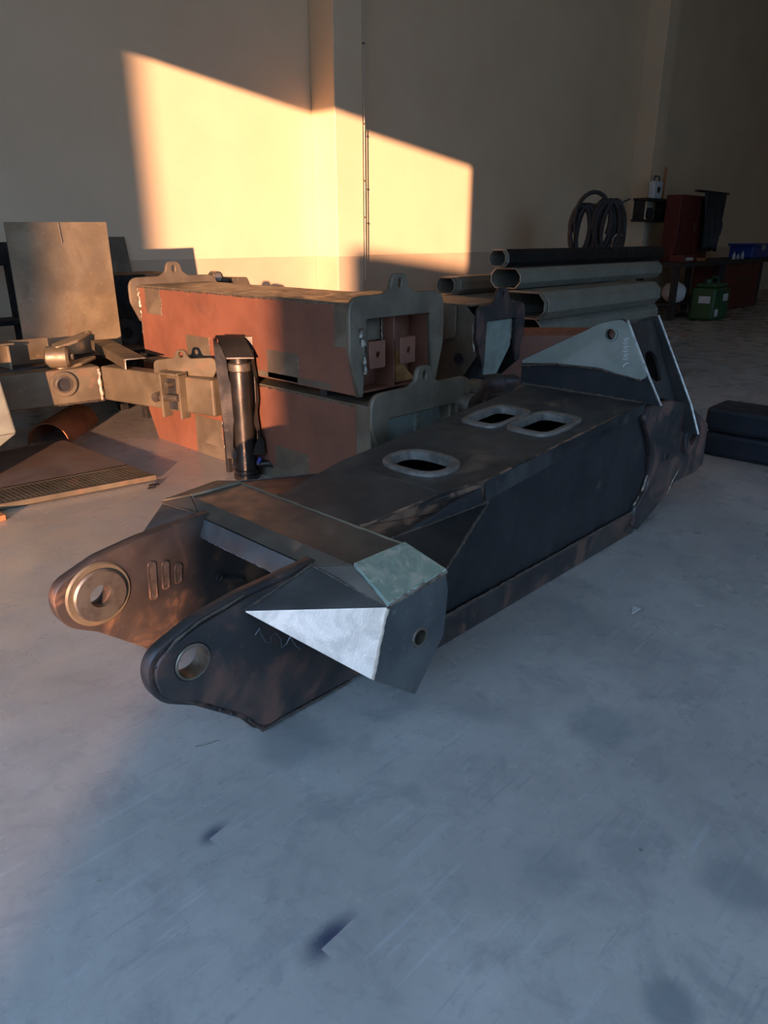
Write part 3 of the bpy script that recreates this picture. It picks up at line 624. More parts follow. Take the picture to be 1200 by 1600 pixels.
# ------------------------------------------------------------------ upright cylinder in its shaped cradle
CY = Frame('hydraulic_cylinder', 'dark upright hydraulic cylinder in a wavy edged steel cradle', 'cylinder', (2.485, 3.585, 0))
cx, cy = 2.485, 3.585
CY.add(tube('barrel', (cx, cy, .02), (cx, cy, .74), .06, CYLM, n=32, prof=[(0, .072), (.02, .075), (.05, .075), (.055, .068), (.15, .068), (.18, .062), (.3, .062), (.55, .064), (.85, .066), (.90, .058), (1, .058)]))
CY.add(ring('gland_ring', (cx, cy, .66), (0, 0, 1), .069, .03, .05, BOSS, 32, .006), 'bright gland ring'); CY.add(tube('foot_flange', (cx, cy, 0), (cx, cy, .03), .08, CYLM, n=32))
CY.add(tube('rod_eye', (cx, cy, .74), (cx, cy, .765), .03, BOSS, n=20))
a_ = math.radians(46 + 90); fx, fy = -math.sin(math.radians(40)), -math.cos(math.radians(40))   # cradle opens towards the camera
fw = Vector((fx, fy, 0)); rt_ = Vector((-fy, fx, 0)) * -1   # rt_: towards picture right
rt_ = Vector((-fw.y, fw.x, 0)); 
if rt_.x * .695 - rt_.y * .719 < 0: rt_ = -rt_
C0 = Vector((cx, cy, 0))
def interp(z, tab):
    for (z0, v0), (z1, v1) in zip(tab, tab[1:]):
        if z <= z1:
            u = max(0, (z - z0) / (z1 - z0)); u = u * u * (3 - 2 * u); return v0 + (v1 - v0) * u
    return tab[-1][1]
LIP = [(.13, -.035), (.17, -.045), (.20, -.068), (.30, -.062), (.45, -.040), (.52, -.040), (.65, -.066), (.72, -.070), (.80, -.09), (.85, -.13)]
RIPL = [(.15, .045), (.20, .060), (.26, .085), (.36, .066), (.50, .085), (.60, .088), (.70, .075), (.78, .070)]
OUTL = [(.13, -.112), (.85, -.138)]; OUTR = [(.15, .122), (.24, .118), (.27, .098), (.40, .088), (.50, .102), (.60, .100), (.72, .088), (.78, .085)]
for nm, tab, otab, z0, z1, sgn in (('cradle_lip', LIP, OUTL, .13, .85, -1), ('cradle_lip', RIPL, OUTR, .15, .78, 1)):
    bm = bmesh.new(); R_ = []; N = 40
    for i in range(N + 1):
        z = z0 + (z1 - z0) * i / N; a_, b_ = interp(z, otab), interp(z, tab)
        R_.append([bm.verts.new(C0 + rt_ * l_ + fw * d_ + Vector((0, 0, z))) for l_, d_ in ((a_, .02), (b_, .035), (b_, .025), (a_ - sgn * .012, .008), (a_ - sgn * .012, -.075), (a_, -.075))])
    for p, q in zip(R_, R_[1:]):
        for k_ in range(6): bm.faces.new((p[k_], p[(k_ + 1) % 6], q[(k_ + 1) % 6], q[k_]))
    bm.faces.new(R_[0]); bm.faces.new(R_[-1][::-1]); CY.add(mk(nm, bm, CYLM, 0, True))
q = [C0 + rt_ * s_ - fw * b_ for s_, b_ in ((-.12, .066), (.088, .066), (.088, .078), (-.12, .078))]
CY.add(hexa('cradle_back', [p + Vector((0, 0, .13)) for p in q] + [p + Vector((0, 0, .85)) for p in q], CYLM, .002))
# bent cap at the top
bm = bmesh.new(); R_ = []
for i in range(9):
    u = i / 8; z = .86 - .11 * u ** 1.5; d = -.07 + .15 * u
    R_.append([bm.verts.new(C0 + rt_ * s_ + fw * d + Vector((0, 0, z + (.0 if e == 0 else -.01)))) for e, s_ in ((0, -.135 + .07 * u), (0, .02 + .075 * u), (1, .02 + .075 * u), (1, -.135 + .07 * u))])
for p, q_ in zip(R_, R_[1:]):
    for k_ in range(4): bm.faces.new((p[k_], p[(k_ + 1) % 4], q_[(k_ + 1) % 4], q_[k_]))
bm.faces.new(R_[0]); bm.faces.new(R_[-1][::-1]); CY.add(mk('cradle_cap', bm, CYLM, .002, True))
CY.add(tube('port', C0 + rt_ * .05 + Vector((0, 0, .085)), C0 + rt_ * .145 + Vector((0, 0, .085)), .022, CYLM, n=16)); CY.add(tube('port_cap', C0 + rt_ * .075 + fw * .03 + Vector((0, 0, .10)), C0 + rt_ * .095 + fw * .03 + Vector((0, 0, .13)), .014, BLUEP, n=14), 'small blue plastic port cap')
CY.add(sweep('port_hose', [C0 + rt_ * .14 + Vector((.004 * k, -.024 * k, .085 - .006 * k)) for k in range(8)], .018, MILL, 8)); CY.add(tube('port_nut', C0 + rt_ * .14 + Vector((.02, -.17, .045)), C0 + rt_ * .14 + Vector((.025, -.21, .04)), .03, BOSS, n=6))

# ------------------------------------------------------------------ drawbar frame on the left
DF = Frame('drawbar_frame', 'brown square tube drawbar frame with a pin hole and bolted joint', 'frame', (2.1, 4.7, 0))
k = .965
def sc3(p): return Vector((p[0] * k, p[1] * k, 1.4 + (p[2] - 1.4) * k))
def rtube(name, a, b, depth_dir, h, d, mat):
    a, b, dd = Vector(a), Vector(b), Vector(depth_dir).normalized() * d
    q = [a, b, b + dd, a + dd]; return hexa(name, q + [p + Vector((0, 0, h)) for p in q], mat, .012)
P0 = sc3((2.225, 4.86, .338)); PL0 = sc3((.9, 5.0, .345)); PR = sc3((2.462, 3.855, .338)); hB = .225
DF.add(rtube('left_tube', PL0, P0, (.1, 1, 0), hB, .16, BROWN), 'left tube with a round pin hole')
DF.add(rtube('right_tube', P0, PR, (1, .2, 0), hB, .11, BROWN), 'right tube with the bolted joint')
hc = sc3((1.97, 4.875, .48)); hd = Vector((.1, 1, 0)).normalized()
DF.add(ring('pin_boss', hc - hd * .012, hd, .082, .046, .02, BROWN, 32, .004)); DF.add(ring('pin_bush', hc - hd * .016, hd, .054, .042, .02, BOSS, 32, .003)); DF.add(tube('pin_bore', hc - hd * .004, hc - hd * .001, .043, RUBBER, n=24))
DF.add(bead([P0 + Vector((-.02, -.012, .01)), P0 + Vector((-.02, -.012, hB - .01))], .014, WELD, .02)); DF.add(bead([P0 + Vector((0, -.012, .0)), P0 + Vector((-.3, .02, .003))], .005, WELDD)); DF.add(bead([P0 + Vector((.02, -.06, .01)), P0 + Vector((.025, -.065, .1)), P0 + Vector((.012, -.012, .11))], .004, WELD))
# joint: window bracket, cross plate with ear, pin
dR = (PR - P0).normalized(); nR = Vector((dR.y, -dR.x, 0));
if nR.x > 0: nR = -nR          # out of the near face
def jp(l, o, z): return P0 + dR * l + nR * o + Vector((0, 0, z))
for l0, l1, z0, z1 in ((.60, .62, -.035, hB + .03), (.76, .775, -.03, hB + .03)):
    q = [jp(l0, -.02, z0), jp(l1, -.02, z0), jp(l1, .055, z0), jp(l0, .055, z0)]; DF.add(hexa('joint_cheek', q + [p + Vector((0, 0, z1 - z0)) for p in q], BROWN, .003))
q = [jp(.60, -.02, hB + .01), jp(.775, -.02, hB + .01), jp(.775, .06, hB + .01), jp(.60, .06, hB + .01)]; DF.add(hexa('joint_top', q + [p + Vector((0, 0, .015)) for p in q], BROWN, .003))
q = [jp(.62, .001, .01), jp(.69, .001, .01), jp(.69, .004, .01), jp(.62, .004, .01)]; DF.add(hexa('joint_window', q + [p + Vector((0, 0, hB - .03)) for p in q], RUBBER, 0))
DF.add(tube('joint_pin', jp(.53, .03, .08), jp(.74, .03, .095), .022, BOSS, n=18)); DF.add(tube('joint_bolt', jp(.66, .0, .17), jp(.66, .05, .17), .02, BOSS, n=14)); DF.add(tube('pin_head', jp(.555, .02, .085), jp(.555, .06, .085), .03, BOSS, n=8))
# carrier plate with ear across the joint
eo = [(-.19, -.02), (-.19, .06, .05), (-.03, .085, .02), (-.01, .135, .03), (.05, .135, .03), (.075, .085, .03), (.26, .10, .06), (.27, .03, .04), (.24, -.02)]
ep = plate('carrier_bracket', 'Y', 0, .02, eo, [circ(.02, .105, .017, n=16)], BROWN, .003)
me = ep.data; me.transform(Matrix.Translation(ep.location)); ang = math.atan2(dR.y, dR.x) + .18
me.transform(Matrix.Rotation(ang, 4, 'Z')); me.transform(Matrix.Translation(jp(.70, -.03, hB + .02))); ep.location = center(me); DF.add(ep)
DF.add(obox('trestle', PL0.lerp(P0, .22) + Vector((0, .09, -PL0.z)), (.1, 1), (.22, .3, PL0.z), BLACK, .01))
DF.add(obox('post', Vector((PR.x + .095, PR.y + .035, 0)), (0, 1), (.03, .03, PR.z), BLACK, .003))
# angle iron lying on the frame
AI = Frame('angle_iron', 'short rusty angle iron lying on the drawbar frame corner', 'angle iron', P0 + Vector((.05, .2, hB)))
p, q = Vector((2.20, 4.43, 0)), Vector((2.46, 5.45, 0)); ax = (q - p).normalized(); sd = Vector((ax.y, -ax.x, 0)); zz = P0.z + hB
def quad(a, b, z0, z1): return [Vector((a.x, a.y, z0)), Vector((b.x, b.y, z0)), Vector((b.x, b.y, z1)), Vector((a.x, a.y, z1))]
AI.add(hexa('flange', [Vector((*v.xy, zz + .062)) for v in (p, q, q + sd * .13, p + sd * .13)] + [Vector((*v.xy, zz + .070)) for v in (p, q, q + sd * .13, p + sd * .13)], BROWN, .001))
AI.add(hexa('flange', [Vector((*v.xy, zz + .002)) for v in (p - sd * .008, q - sd * .008, q, p)] + [Vector((*v.xy, zz + .070)) for v in (p - sd * .008, q - sd * .008, q, p)], BROWN, .001))
AI.add(sweep('cut_edge', [p + Vector((0, -.002, zz + .003)), p + Vector((0, -.002, zz + .066)), p + sd * .13 + Vector((0, -.002, zz + .066))], .0045, EDGE, 5))
# clamp with two forked arms on the left tube
CL = Frame('fork_clamp', 'round steel clamp with two slotted fork arms lying on the drawbar', 'clamp', (1.95, 4.85, zz))
CL.add(tube('hub', (1.86, 4.82, zz + .075), (1.98, 4.74, zz + .075), .075, BROWN, prof=[(0, .055), (.08, .07), (.9, .07), (1, .055)], n=28)); CL.add(tube('hub_bolt', (1.975, 4.745, zz + .075), (2.0, 4.728, zz + .075), .022, BOSS, n=8))
def arm(z, tilt):
    o = plate('fork_arm', 'Z', 0, .018, [(-.05, -.05, .03), (.12, -.06, .02), (.30, .01, .02), (.32, .05, .02), (.26, .07, .03), (.0, .05, .03)], [[(.235, .02), (.285, .025), (.285, .04), (.235, .035)]], SHEET, .002)
    me = o.data; me.transform(Matrix.Translation(o.location)); me.transform(Matrix.Rotation(tilt, 4, 'Y')); me.transform(Matrix.Rotation(.25, 4, 'Z')); me.transform(Matrix.Translation((1.93, 4.80, z))); o.location = center(me); return o
CL.add(arm(zz + .15, -.18)); CL.add(arm(zz + .012, -.08))
# open channel piece behind it
CH = Frame('channel_offcut', 'dark open steel channel offcut left of the fork clamp', 'channel', (1.68, 4.98, zz))
CH.add(box('web', (1.40, 5.05, zz), (1.98, 5.07, zz + .17), BROWN, .002)); CH.add(box('flange', (1.40, 4.88, zz), (1.98, 5.07, zz + .012), MILL, .002)); CH.add(box('flange', (1.40, 4.93, zz + .158), (1.72, 5.07, zz + .17), BROWN, .002)); CH.add(box('stiffener', (1.66, 4.90, zz + .012), (1.675, 5.05, zz + .158), SHEET, .002))
# big sheet standing behind, on a dark base
zb = .60
BS = Frame('welding_table', 'low dark welding table under the standing sheet beside the red boxes', 'table', (2.3, 5.75, 0))
BS.add(box('top', (1.55, 5.42, zb - .07), (2.93, 5.98, zb - .032), BLACK, .006)); BS.add(box('apron', (1.6, 5.80, zb - .3), (2.9, 5.82, zb - .07), BLACK, .003))
for x in (1.58, 2.83):
    for y in (5.45, 5.88): BS.add(box('leg', (x, y, 0), (x + .07, y + .07, zb - .07), BLACK, .004))
SH = Frame('steel_sheet', 'tall bare steel sheet standing upright at the left', 'sheet', (2.35, 5.5, zb - .03))
bl, br_, tr, tl = Vector((1.985, 5.50, zb - .03)), Vector((2.735, 5.52, zb - .03)), Vector((2.79, 5.64, 1.505)), Vector((2.03, 5.60, 1.495))
SH.add(panel('sheet', [bl, br_, tr, tl], .012, SHEET, .001)); SH.add(sweep('scribe_line', [tl.lerp(tr, .50) + Vector((0, -.006, 0)), tl.lerp(tr, .51).lerp(bl.lerp(br_, .52), .15) + Vector((0, -.006, 0))], .0025, EDGE, 5), 'bright scribed line')
PS = tag(panel('strip_plate', [(3.50, 6.86, .0), (3.72, 6.86, .0), (3.66, 7.06, 1.40), (3.46, 7.06, 1.40)], .012, GREYST, .001), 'narrow dark plate leaning on the wall beside the tall sheet', 'plate')
BB = Frame('dark_housing', 'black steel housing standing in shadow between the tall sheet and red boxes', 'housing', (3.25, 6.2, 0))
BB.add(box('body', (2.95, 6.05, 0), (3.62, 6.55, 1.10), BLACK, .02)); BB.add(ring('cover_ring', (3.05, 6.035, .62), (0, 1, 0), .12, .05, .02, MILL, 28, .005)); BB.add(ring('cover_ring', (3.2, 6.035, .95), (0, 1, 0), .06, .03, .02, MILL, 24, .004))
LS = Frame('steel_rack', 'dark steel rack bars behind the tall sheet at the left edge', 'rack', (1.9, 6.6, 0))
LS.add(box('bar', (1.2, 6.55, 1.18), (2.5, 6.68, 1.36), BLACK, .01))
for x in (1.35, 2.35): LS.add(box('post', (x, 6.56, 0), (x + .08, 6.67, 1.18), BLACK, .006))
LS.add(box('shelf', (1.2, 6.4, .72), (2.5, 6.72, .76), BLACK, .006)); LS.add(box('shelf_load', (1.3, 6.42, .76), (1.95, 6.66, .95), MILL, .02))
# pale block at the picture's left edge
GB = Frame('steel_casing', 'pale grey green steel casing at the left edge in front of the drawbar', 'casing', (1.2, 4.6, 0))
GB.add(hexa('casing', [(.80, 4.40, .33), (1.455, 4.38, .33), (1.455, 4.62, .33), (.80, 4.64, .33), (.80, 4.40, .70), (1.415, 4.38, .70), (1.415, 4.62, .70), (.80, 4.64, .70)], GREYB, .012)); GB.add(hexa('casing_foot', [(.80, 4.42, .265), (1.36, 4.40, .265), (1.36, 4.60, .265), (.80, 4.62, .265), (.80, 4.40, .33), (1.455, 4.38, .33), (1.455, 4.62, .33), (.80, 4.64, .33)], GREYB, .008)); GB.add(box('stand', (.85, 4.45, .03), (1.2, 4.58, .265), MILL, .004))
# rusty half pipe on the floor
bm = bmesh.new(); R_ = []; ra, rb_ = Vector((2.06, 5.16, 0)), Vector((2.50, 5.62, 0)); dx = (rb_ - ra).normalized(); nx = Vector((-dx.y, dx.x, 0))
for s_ in (0, 1):
    for r in (.15, .142): R_.append([bm.verts.new(ra.lerp(rb_, s_) + nx * (.15 + r * math.cos(t_ * math.pi / 16) * -1) + Vector((0, 0, r * math.sin(t_ * math.pi / 16)))) for t_ in range(17)])
for a, b in ((0, 2), (1, 3), (0, 1), (2, 3)):
    for i in range(16): bm.faces.new((R_[a][i], R_[a][i + 1], R_[b][i + 1], R_[b][i]))
for i in (0, 16): bm.faces.new((R_[0][i], R_[1][i], R_[3][i], R_[2][i]))
tag(mk('half_pipe', bm, RUST, 0, True), 'rusty orange half pipe on the floor under the drawbar', 'pipe')
# floor plate with grating on timber packers
FP = Frame('floor_plate', 'brown steel ramp plate with a slotted grating strip on timber packers', 'ramp plate', (1.4, 4.5, 0))
A0, A1 = Vector((2.05, 3.92, .04)), Vector((.55, 4.17, .04)); B0, B1 = Vector((2.035, 4.225, .04)), Vector((.55, 4.43, .04)); D0, D1 = Vector((2.01, 5.12, .04)), Vector((.55, 5.2, .04))
dz = Vector((0, 0, -.01))
FP.add(hexa('sheet', [B0 + dz, B1 + dz, D1 + dz, D0 + dz, B0, B1, D1, D0], m_steel('ramp_plate_steel', (.14, .10, .075), (.19, .14, .105), (.15, .085, .05), (.5, .7), .2, .5, .7), .001))
for a, b in ((A0, A1), (B0, B1)):
    n = Vector((0, .018, 0)); FP.add(hexa('grating_edge', [a - Vector((0, .004, .03)), b - Vector((0, .004, .03)), b + n - Vector((0, 0, .03)), a + n - Vector((0, 0, .03)), a - Vector((0, .004, 0)), b - Vector((0, .004, 0)), b + n, a + n], BROWN, .001))
bm = bmesh.new(); N = 58
for i in range(N):
    f0, f1 = (i + .12) / N, (i + .72) / N
    q = [A0.lerp(A1, f0), A0.lerp(A1, f1), B0.lerp(B1, f1), B0.lerp(B1, f0)]
    v = [bm.verts.new(p + Vector((0, 0, -.012))) for p in q] + [bm.verts.new(p + Vector((0, 0, -.001))) for p in q]
    for f in ((0, 1, 2, 3), (4, 5, 6, 7), (0, 1, 5, 4), (1, 2, 6, 5), (2, 3, 7, 6), (3, 0, 4, 7)): bm.faces.new([v[j] for j in f])
for j in range(1, 4):
    f = j / 4; q = [A0.lerp(B0, f - .015), A1.lerp(B1, f - .015), A1.lerp(B1, f + .015), A0.lerp(B0, f + .015)]
    v = [bm.verts.new(p + Vector((0, 0, -.02))) for p in q] + [bm.verts.new(p + Vector((0, 0, -.002))) for p in q]
    for f in ((0, 1, 2, 3), (4, 5, 6, 7), (0, 1, 5, 4), (1, 2, 6, 5), (2, 3, 7, 6), (3, 0, 4, 7)): bm.faces.new([v[j_] for j_ in f])
gg = FP.add(mk('grating_bars', bm, BROWN, 0)); gg['kind'] = 'stuff'
tag(box('timber_packer', (1.08, 3.90, .0), (1.165, 4.10, .03), TIMBER, .004), 'orange timber packer sticking out from under the ramp plate', 'timber')
FP.add(box('packer', (1.9, 4.4, 0), (1.97, 5.0, .03), TIMBER, .003)); FP.add(box('packer', (.8, 4.4, 0), (.87, 5.0, .03), TIMBER, .003))
# shavings and chips
for i, (x, y, r) in enumerate(((1.985, 3.835, .035), (1.955, 3.80, .028))):
    tag(sweep('metal_shaving', [(x + r * math.cos(t_ * .55 + i) * (1 - .03 * t_), y + r * .6 * math.sin(t_ * .55 + i), .006 + .001 * t_) for t_ in range(12)], .004, MILL, 5, .3), ('dark curled shaving nearest the ramp plate corner', 'small dark curled shaving below the ramp plate corner')[i], 'shaving')
tag(panel('paper_scrap', [(2.50, 1.05, .002), (2.55, 1.035, .012), (2.565, 1.075, .003), (2.52, 1.085, .018)][:3], .002, WHITEP, 0), 'tiny white scrap lying on the floor right of the boom', 'scrap')
tag(sweep('wire_offcut', [(.86, 1.60, .003), (.89, 1.585, .003), (.925, 1.575, .003)], .0018, EDGE, 5), 'thin bright wire offcut on the floor below the clevis', 'wire')
# two dark bars on the floor at the right
for i, (z0, z1, off, lab) in enumerate(((0, .165, 0, 'lower dark blue square steel bar on the floor right of the boom'), (.165, .33, .01, 'upper dark blue square steel bar stacked right of the boom'))):
    tag(box('square_bar', (4.96 + off, -.6, z0), (5.30 + off, 1.76 + off, z1), BARS, .03), lab, 'steel bar', 'square bars by the boom')

# ------------------------------------------------------------------ octagonal tubes by the wall
def octring(yc, zc, w, h, cw, ch):
    a, b = w / 2, h / 2; return [(yc - a + cw, zc - b), (yc + a - cw, zc - b), (yc + a, zc - b + ch), (yc + a, zc + b - ch), (yc + a - cw, zc + b), (yc - a + cw, zc + b), (yc - a, zc + b - ch), (yc - a, zc - b + ch)]
def octtube(name, x0, x1, yc, zc, w, h, mat, th=.01, cw=.05, ch=.05):
    bm = bmesh.new(); o = octring(yc, zc, w, h, cw, ch); i_ = octring(yc, zc, w - 2 * th, h - 2 * th, cw * .95, ch * .95)
    R_ = [[bm.verts.new((x, y, z)) for y, z in r] for x, r in ((x0, o), (x1, o), (x1, i_), (x0, i_))]
    for a in range(4):
        p, q = R_[a], R_[(a + 1) % 4]
        for k in range(8): bm.faces.new((p[k], p[(k + 1) % 8], q[(k + 1) % 8], q[k]))
    return mk(name, bm, mat, .003)
TG = 'octagonal tubes stacked along the wall'
def tube_thing(label, x0, x1, yc, zc, w, h, mat, sleeves=(), cw=.05, ch=.05):
    F = Frame('octagonal_tube', label, 'steel tube', (x0, yc, zc - h / 2), TG)
    F.add(octtube('outer_tube', x0, x1, yc, zc, w, h, mat, .009, cw, ch)); F.add(octtube('cut_edge', x0 - .004, x0 + .004, yc, zc, w + .002, h + .002, EDGE, .011, cw, ch), 'bright cut tube end')
    for j, (d, s_) in enumerate(sleeves): F.add(octtube('inner_sleeve', x0 - d, x0 + .6, yc, zc, w * s_, h * s_, TUBE, .007, cw * s_, ch * s_))
    return F
tube_thing('top black octagonal tube of the stack by the wall', 6.5, 10.16, 4.615, 1.193, .23, .175, TUBEB, ((.05, .9),), .045, .05)
tube_thing('second octagonal tube from the top of the stack', 6.5, 9.81, 4.53, .998, .37, .20, TUBE, (), .06, .06)
tube_thing('third and widest octagonal tube of the stack', 6.42, 8.95, 4.24, .755, .59, .265, TUBE, ((.05, .94),), .08, .08)
tube_thing('octagonal tube below the widest one in the stack', 6.5, 9.22, 4.28, .51, .42, .215, TUBE, (), .06, .06)
tube_thing('lowest octagonal tube resting near the floor', 6.5, 9.15, 4.30, .25, .5, .28, TUBE, (), .07, .07)
tube_thing('small octagonal tube ends behind the boom head near the wall', 6.5, 10.1, 5.25, .90, .28, .185, TUBE, ((.06, .97), (.10, .9)), .05, .05)
tube_thing('flat octagonal tube lying under the small one near the wall', 6.5, 10.1, 5.22, .70, .50, .20, TUBE, (), .10, .06)
for i, x in enumerate((7.2, 8.6)):
    tag(box('timber_bearer', (x, 3.9, 0), (x + .12, 5.6, .105), DARKW, .006), ('dark bearer under the near end of the tube stack', 'dark bearer under the far end of the tube stack')[i], 'bearer')
    tag(box('rack_trestle', (x, 4.96, .105), (x + .12, 5.5, .598), DARKW, .006), ('dark trestle under the small tubes at their near end', 'dark trestle under the small tubes at their far end')[i], 'trestle')

# ------------------------------------------------------------------ dark corner: hoses, bench, tools
HC = Frame('hose_coil', 'coil of black hoses hanging on a post above the tubes', 'hose', (10.2, 5.6, 0))
HC.add(box('post', (10.45, 5.76, 0), (10.53, 5.84, 1.86), MILL, .005)); HC.add(tube('hook', (10.49, 5.80, 1.82), (10.2, 5.48, 1.84), .03, MILL))
ex = Vector((.72, -.69, 0)); base = Vector((10.05, 5.55, 0))
for j in range(9):
    w_ = .13 + .012 * (j % 5); h_ = .62 + .03 * j; cx_ = (-.20 if j % 2 else .13) + .02 * j
    HC.add(sweep('hose_loop', [base + ex * (cx_ + w_ * math.cos(t_ * math.pi / 14)) + Vector((.02 * (j % 4) * .69, .02 * (j % 4) * .72, 1.88 - h_ / 2 - .06 * (j % 2) + h_ / 2 * math.sin(t_ * math.pi / 14))) for t_ in range(28)], .036, RUBBER, 6, 0, True))
HC.add(sweep('hose_arch', [base + ex * (-.02 + .26 * math.cos(t_ * math.pi / 12)) + Vector((0, 0, 1.62 + .37 * math.sin(t_ * math.pi / 12))) for t_ in range(-2, 15)], .03, RUBBER, 8)); HC.add(sweep('hose_tail', [base + ex * .3 + Vector((0, 0, 1.80)), base + ex * .40 + Vector((0, 0, 1.86)), base + ex * .50 + Vector((0, 0, 1.90))], .012, RUBBER, 6))
HC.add(sweep('brass_fitting', [base + ex * (.38 + .07 * math.cos(t_ * .6)) + Vector((0, 0, 1.36 + .08 * math.sin(t_ * .6))) for t_ in range(7)], .022, BOSS, 6))
BN = Frame('workbench', 'dark workbench along the wall in the unlit corner', 'workbench', (15.4, 5.9, 0))
BN.add(box('top', (13.0, 5.45, .90), (19.5, 6.30, .98), DARKW, .01))
for x in (13.05, 15.2, 17.3, 19.38): BN.add(box('leg', (x, 5.5, 0), (x + .1, 5.6, .90), DARKW, .005)); BN.add(box('leg', (x, 6.15, 0), (x + .1, 6.25, .90), DARKW, .005))
BN.add(box('shelf', (13.0, 5.55, .25), (15.3, 6.25, .29), DARKW, .005))
RC = Frame('drawer_cabinet', 'dark red drawer cabinet under the workbench', 'cabinet', (16.2, 5.8, 0))
RC.add(box('body', (15.35, 5.50, .02), (17.25, 6.15, .895), REDP, .012))
for j in range(4): d = RC.add(box('drawer', (15.40, 5.485, .06 + .205 * j), (17.2, 5.50, .25 + .205 * j), REDP, .006)); RC.add(box('handle', (16.0, 5.465, .17 + .205 * j), (16.6, 5.485, .19 + .205 * j), MILL, .004), None, d)
RC.add(box('plinth', (15.4, 5.55, 0), (17.2, 6.1, .02), MILL, 0))
TC = Frame('tool_cabinet', 'dark red tool cabinet standing on the workbench with jackets hung on it', 'cabinet', (14.7, 6.2, .98))
TC.add(box('body', (14.0, 6.0, .98), (15.5, 6.29, 2.12), REDP, .015)); dd = TC.add(box('door', (14.05, 5.985, 1.02), (14.72, 6.0, 2.08), REDP, .005)); TC.add(box('handle', (14.65, 5.965, 1.5), (14.68, 5.985, 1.65), BOSS, .004), None, dd); TC.add(box('door', (14.78, 5.985, 1.02), (15.45, 6.0, 2.08), REDP, .005))
def cloth(name, x0, x1, y, z0, z1, mat):
    bm = bmesh.new(); R_ = []
    for i in range(12):
        z = z1 - (z1 - z0) * i / 11; R_.append([bm.verts.new((x0 + (x1 - x0) * (j / 13 - .5) * (1 - .25 * (i / 11)) + (x1 - x0) / 2, y - .05 - .05 * math.sin(j * 1.7 + i * .2) * (.4 + i / 11) + .02 * random.random(), z + .03 * math.sin(j * 2.1) * (i == 11))) for j in range(14)])
    for p, q in zip(R_, R_[1:]):
        for k in range(13): bm.faces.new((p[k], p[k + 1], q[k + 1], q[k]))
    o = mk(name, bm, mat, 0, True); s_ = o.modifiers.new('thick', 'SOLIDIFY'); s_.thickness = .02; return o
TC.add(box('hook_rail', (14.7, 6.02, 2.19), (16.3, 6.08, 2.23), MILL, .004)); TC.add(box('rail_post', (15.42, 6.05, 2.1), (15.48, 6.1, 2.2), MILL, .004))
tag(cloth('work_jacket', 14.75, 15.75, 5.94, 1.15, 2.20, RUBBER), 'black work jacket hanging on the red tool cabinet', 'jacket')
tag(cloth('work_apron', 15.6, 16.2, 6.085, 1.45, 2.215, RUBBER), 'black apron hanging right of the work jacket', 'apron')
WS = Frame('wall_shelf', 'small dark wall shelf with a clock box on it left of the red cabinet', 'shelf', (14.2, 6.55, 1.7))
WS.add(box('board', (13.5, 6.42, 2.02), (14.6, 6.70, 2.06), DARKW, .004))
for x in (13.55, 14.45): WS.add(box('bracket', (x, 6.5, 1.70), (x + .05, 6.70, 2.02), DARKW, .004))
WS.add(box('board', (13.5, 6.44, 1.66), (14.6, 6.70, 1.70), DARKW, .004)); 
for i, (x, lab) in enumerate(((13.68, 'left black grinding disc under the wall shelf'), (14.22, 'right black grinding disc under the wall shelf'))): tag(tube('grinding_disc', (x, 6.40, 1.80), (x, 6.48, 1.80), .10, RUBBER, n=24, prof=[(0, .03), (.2, .1), (.8, .1), (1, .06)]), lab, 'disc', 'grinding discs')
CK = Frame('clock_box', 'small pale square clock on the wall shelf', 'clock', (13.98, 6.5, 2.06))
CK.add(box('case', (13.82, 6.46, 2.06), (14.16, 6.58, 2.36), GLASSD, .02)); CK.add(tube('dial', (13.99, 6.452, 2.21), (13.99, 6.462, 2.21), .055, MILL, n=20)); CK.add(sweep('handle', [(13.88, 6.52, 2.36), (13.90, 6.52, 2.44), (14.08, 6.52, 2.44), (14.10, 6.52, 2.36)], .012, MILL, 6))
tag(tube('roller_handle', (14.35, 6.55, 2.06), (14.42, 6.56, 2.62), .03, TIMBER, r1=.022, n=10), 'brown tool handle standing on the wall shelf beside the clock', 'tool handle')
BC = Frame('blue_crate', 'blue plastic crate at the right end of the workbench', 'crate', (17.3, 5.75, .98))
BC.add(box('body', (16.7, 5.52, .98), (17.7, 6.0, 1.22), BLUEP, .03)); BC.add(box('lid', (16.66, 5.49, 1.22), (17.74, 6.03, 1.27), BLUEP, .015)); BC.add(box('latch', (17.1, 5.475, 1.14), (17.3, 5.495, 1.24), WHITEP, .004))
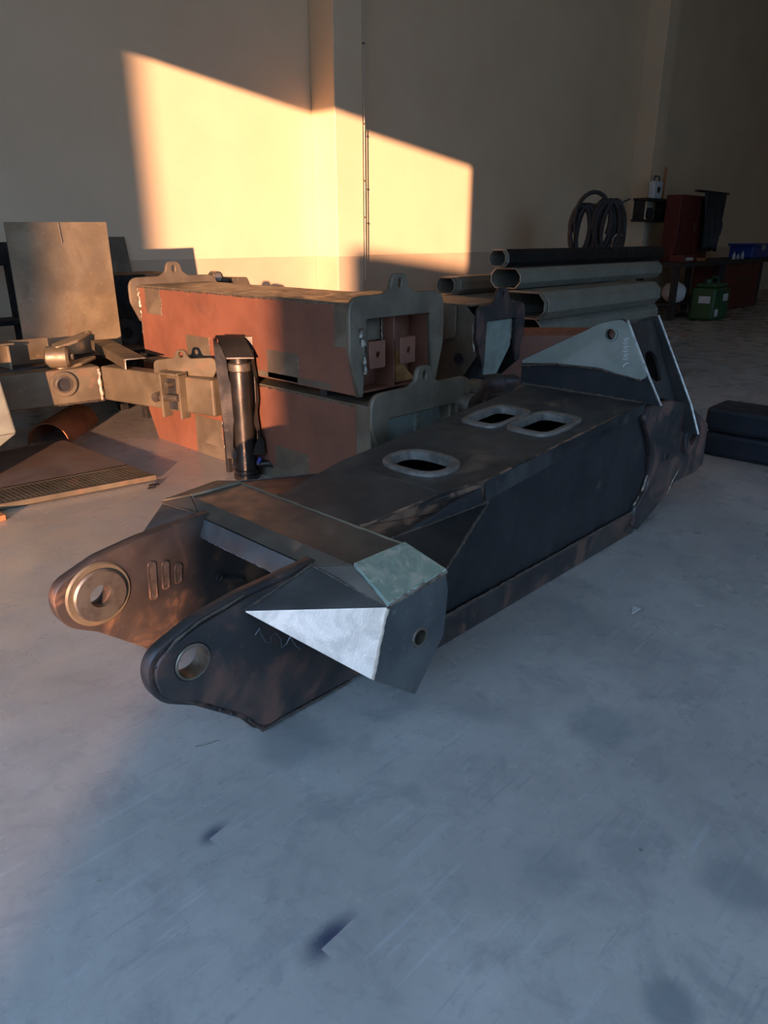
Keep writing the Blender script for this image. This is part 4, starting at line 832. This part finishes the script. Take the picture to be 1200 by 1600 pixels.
for i, (x, h_) in enumerate(((15.75, .14), (15.98, .10), (16.22, .15))):
    tag(tube('spray_bottle', (x, 5.55, .98), (x, 5.55, .98 + h_), .03, WHITEP, n=12, prof=[(0, .028), (.1, .03), (.6, .03), (.75, .012), (1, .014)]), ('leftmost small white bottle on the bench by the blue crate', 'middle small white bottle on the bench by the blue crate', 'small white bottle next to the blue crate')[i], 'bottle', 'white bottles on the bench')
OB = Frame('parts_tray', 'small orange red parts tray with loose tools on the bench', 'tray', (13.6, 5.6, .98))
OB.add(box('tray', (13.2, 5.47, .98), (13.75, 5.75, 1.10), REDP, .012)); OB.add(box('label', (13.25, 5.462, 1.01), (13.55, 5.472, 1.06), WHITEP, .002)); OB.add(box('lid', (13.2, 5.70, 1.10), (13.72, 5.76, 1.22), REDP, .006))
tag(box('rag', (13.85, 5.5, .98), (14.25, 5.75, 1.04), ORNG, .02), 'ochre rag lying on the bench beside the parts tray', 'rag')
GC = Frame('oil_canister', 'green plastic oil canister with white labels in front of the bench', 'canister', (13.9, 5.15, 0))
GC.add(box('body', (13.45, 4.93, 0), (14.15, 5.38, .56), GREENP, .05)); GC.add(box('shoulder', (13.52, 4.98, .56), (14.08, 5.33, .63), GREENP, .03)); GC.add(tube('cap', (13.6, 5.15, .63), (13.6, 5.15, .70), .06, GREENP)); GC.add(sweep('handle', [(13.72, 5.15, .62), (13.74, 5.15, .72), (14.0, 5.15, .72), (14.03, 5.15, .62)], .025, GREENP, 8))
GC.add(box('label', (13.442, 5.02, .30), (13.452, 5.22, .42), WHITEP, .001)); GC.add(box('label', (13.8, 4.92, .33), (14.0, 4.932, .45), WHITEP, .001)); GC.add(box('label', (13.5, 4.92, .08), (13.62, 4.932, .20), WHITEP, .001))
bm = bmesh.new(); bmesh.ops.create_icosphere(bm, subdivisions=3, radius=.2, matrix=Matrix.Translation((13.3, 5.62, .46)))
for v in bm.verts: v.co += Vector([random.uniform(-.015, .015) for _ in range(3)]); v.co.z = max(.30, v.co.z)
tag(mk('plastic_bag', bm, WHITEP, 0, True), 'crumpled white plastic bag on the bench shelf behind the canister', 'bag')
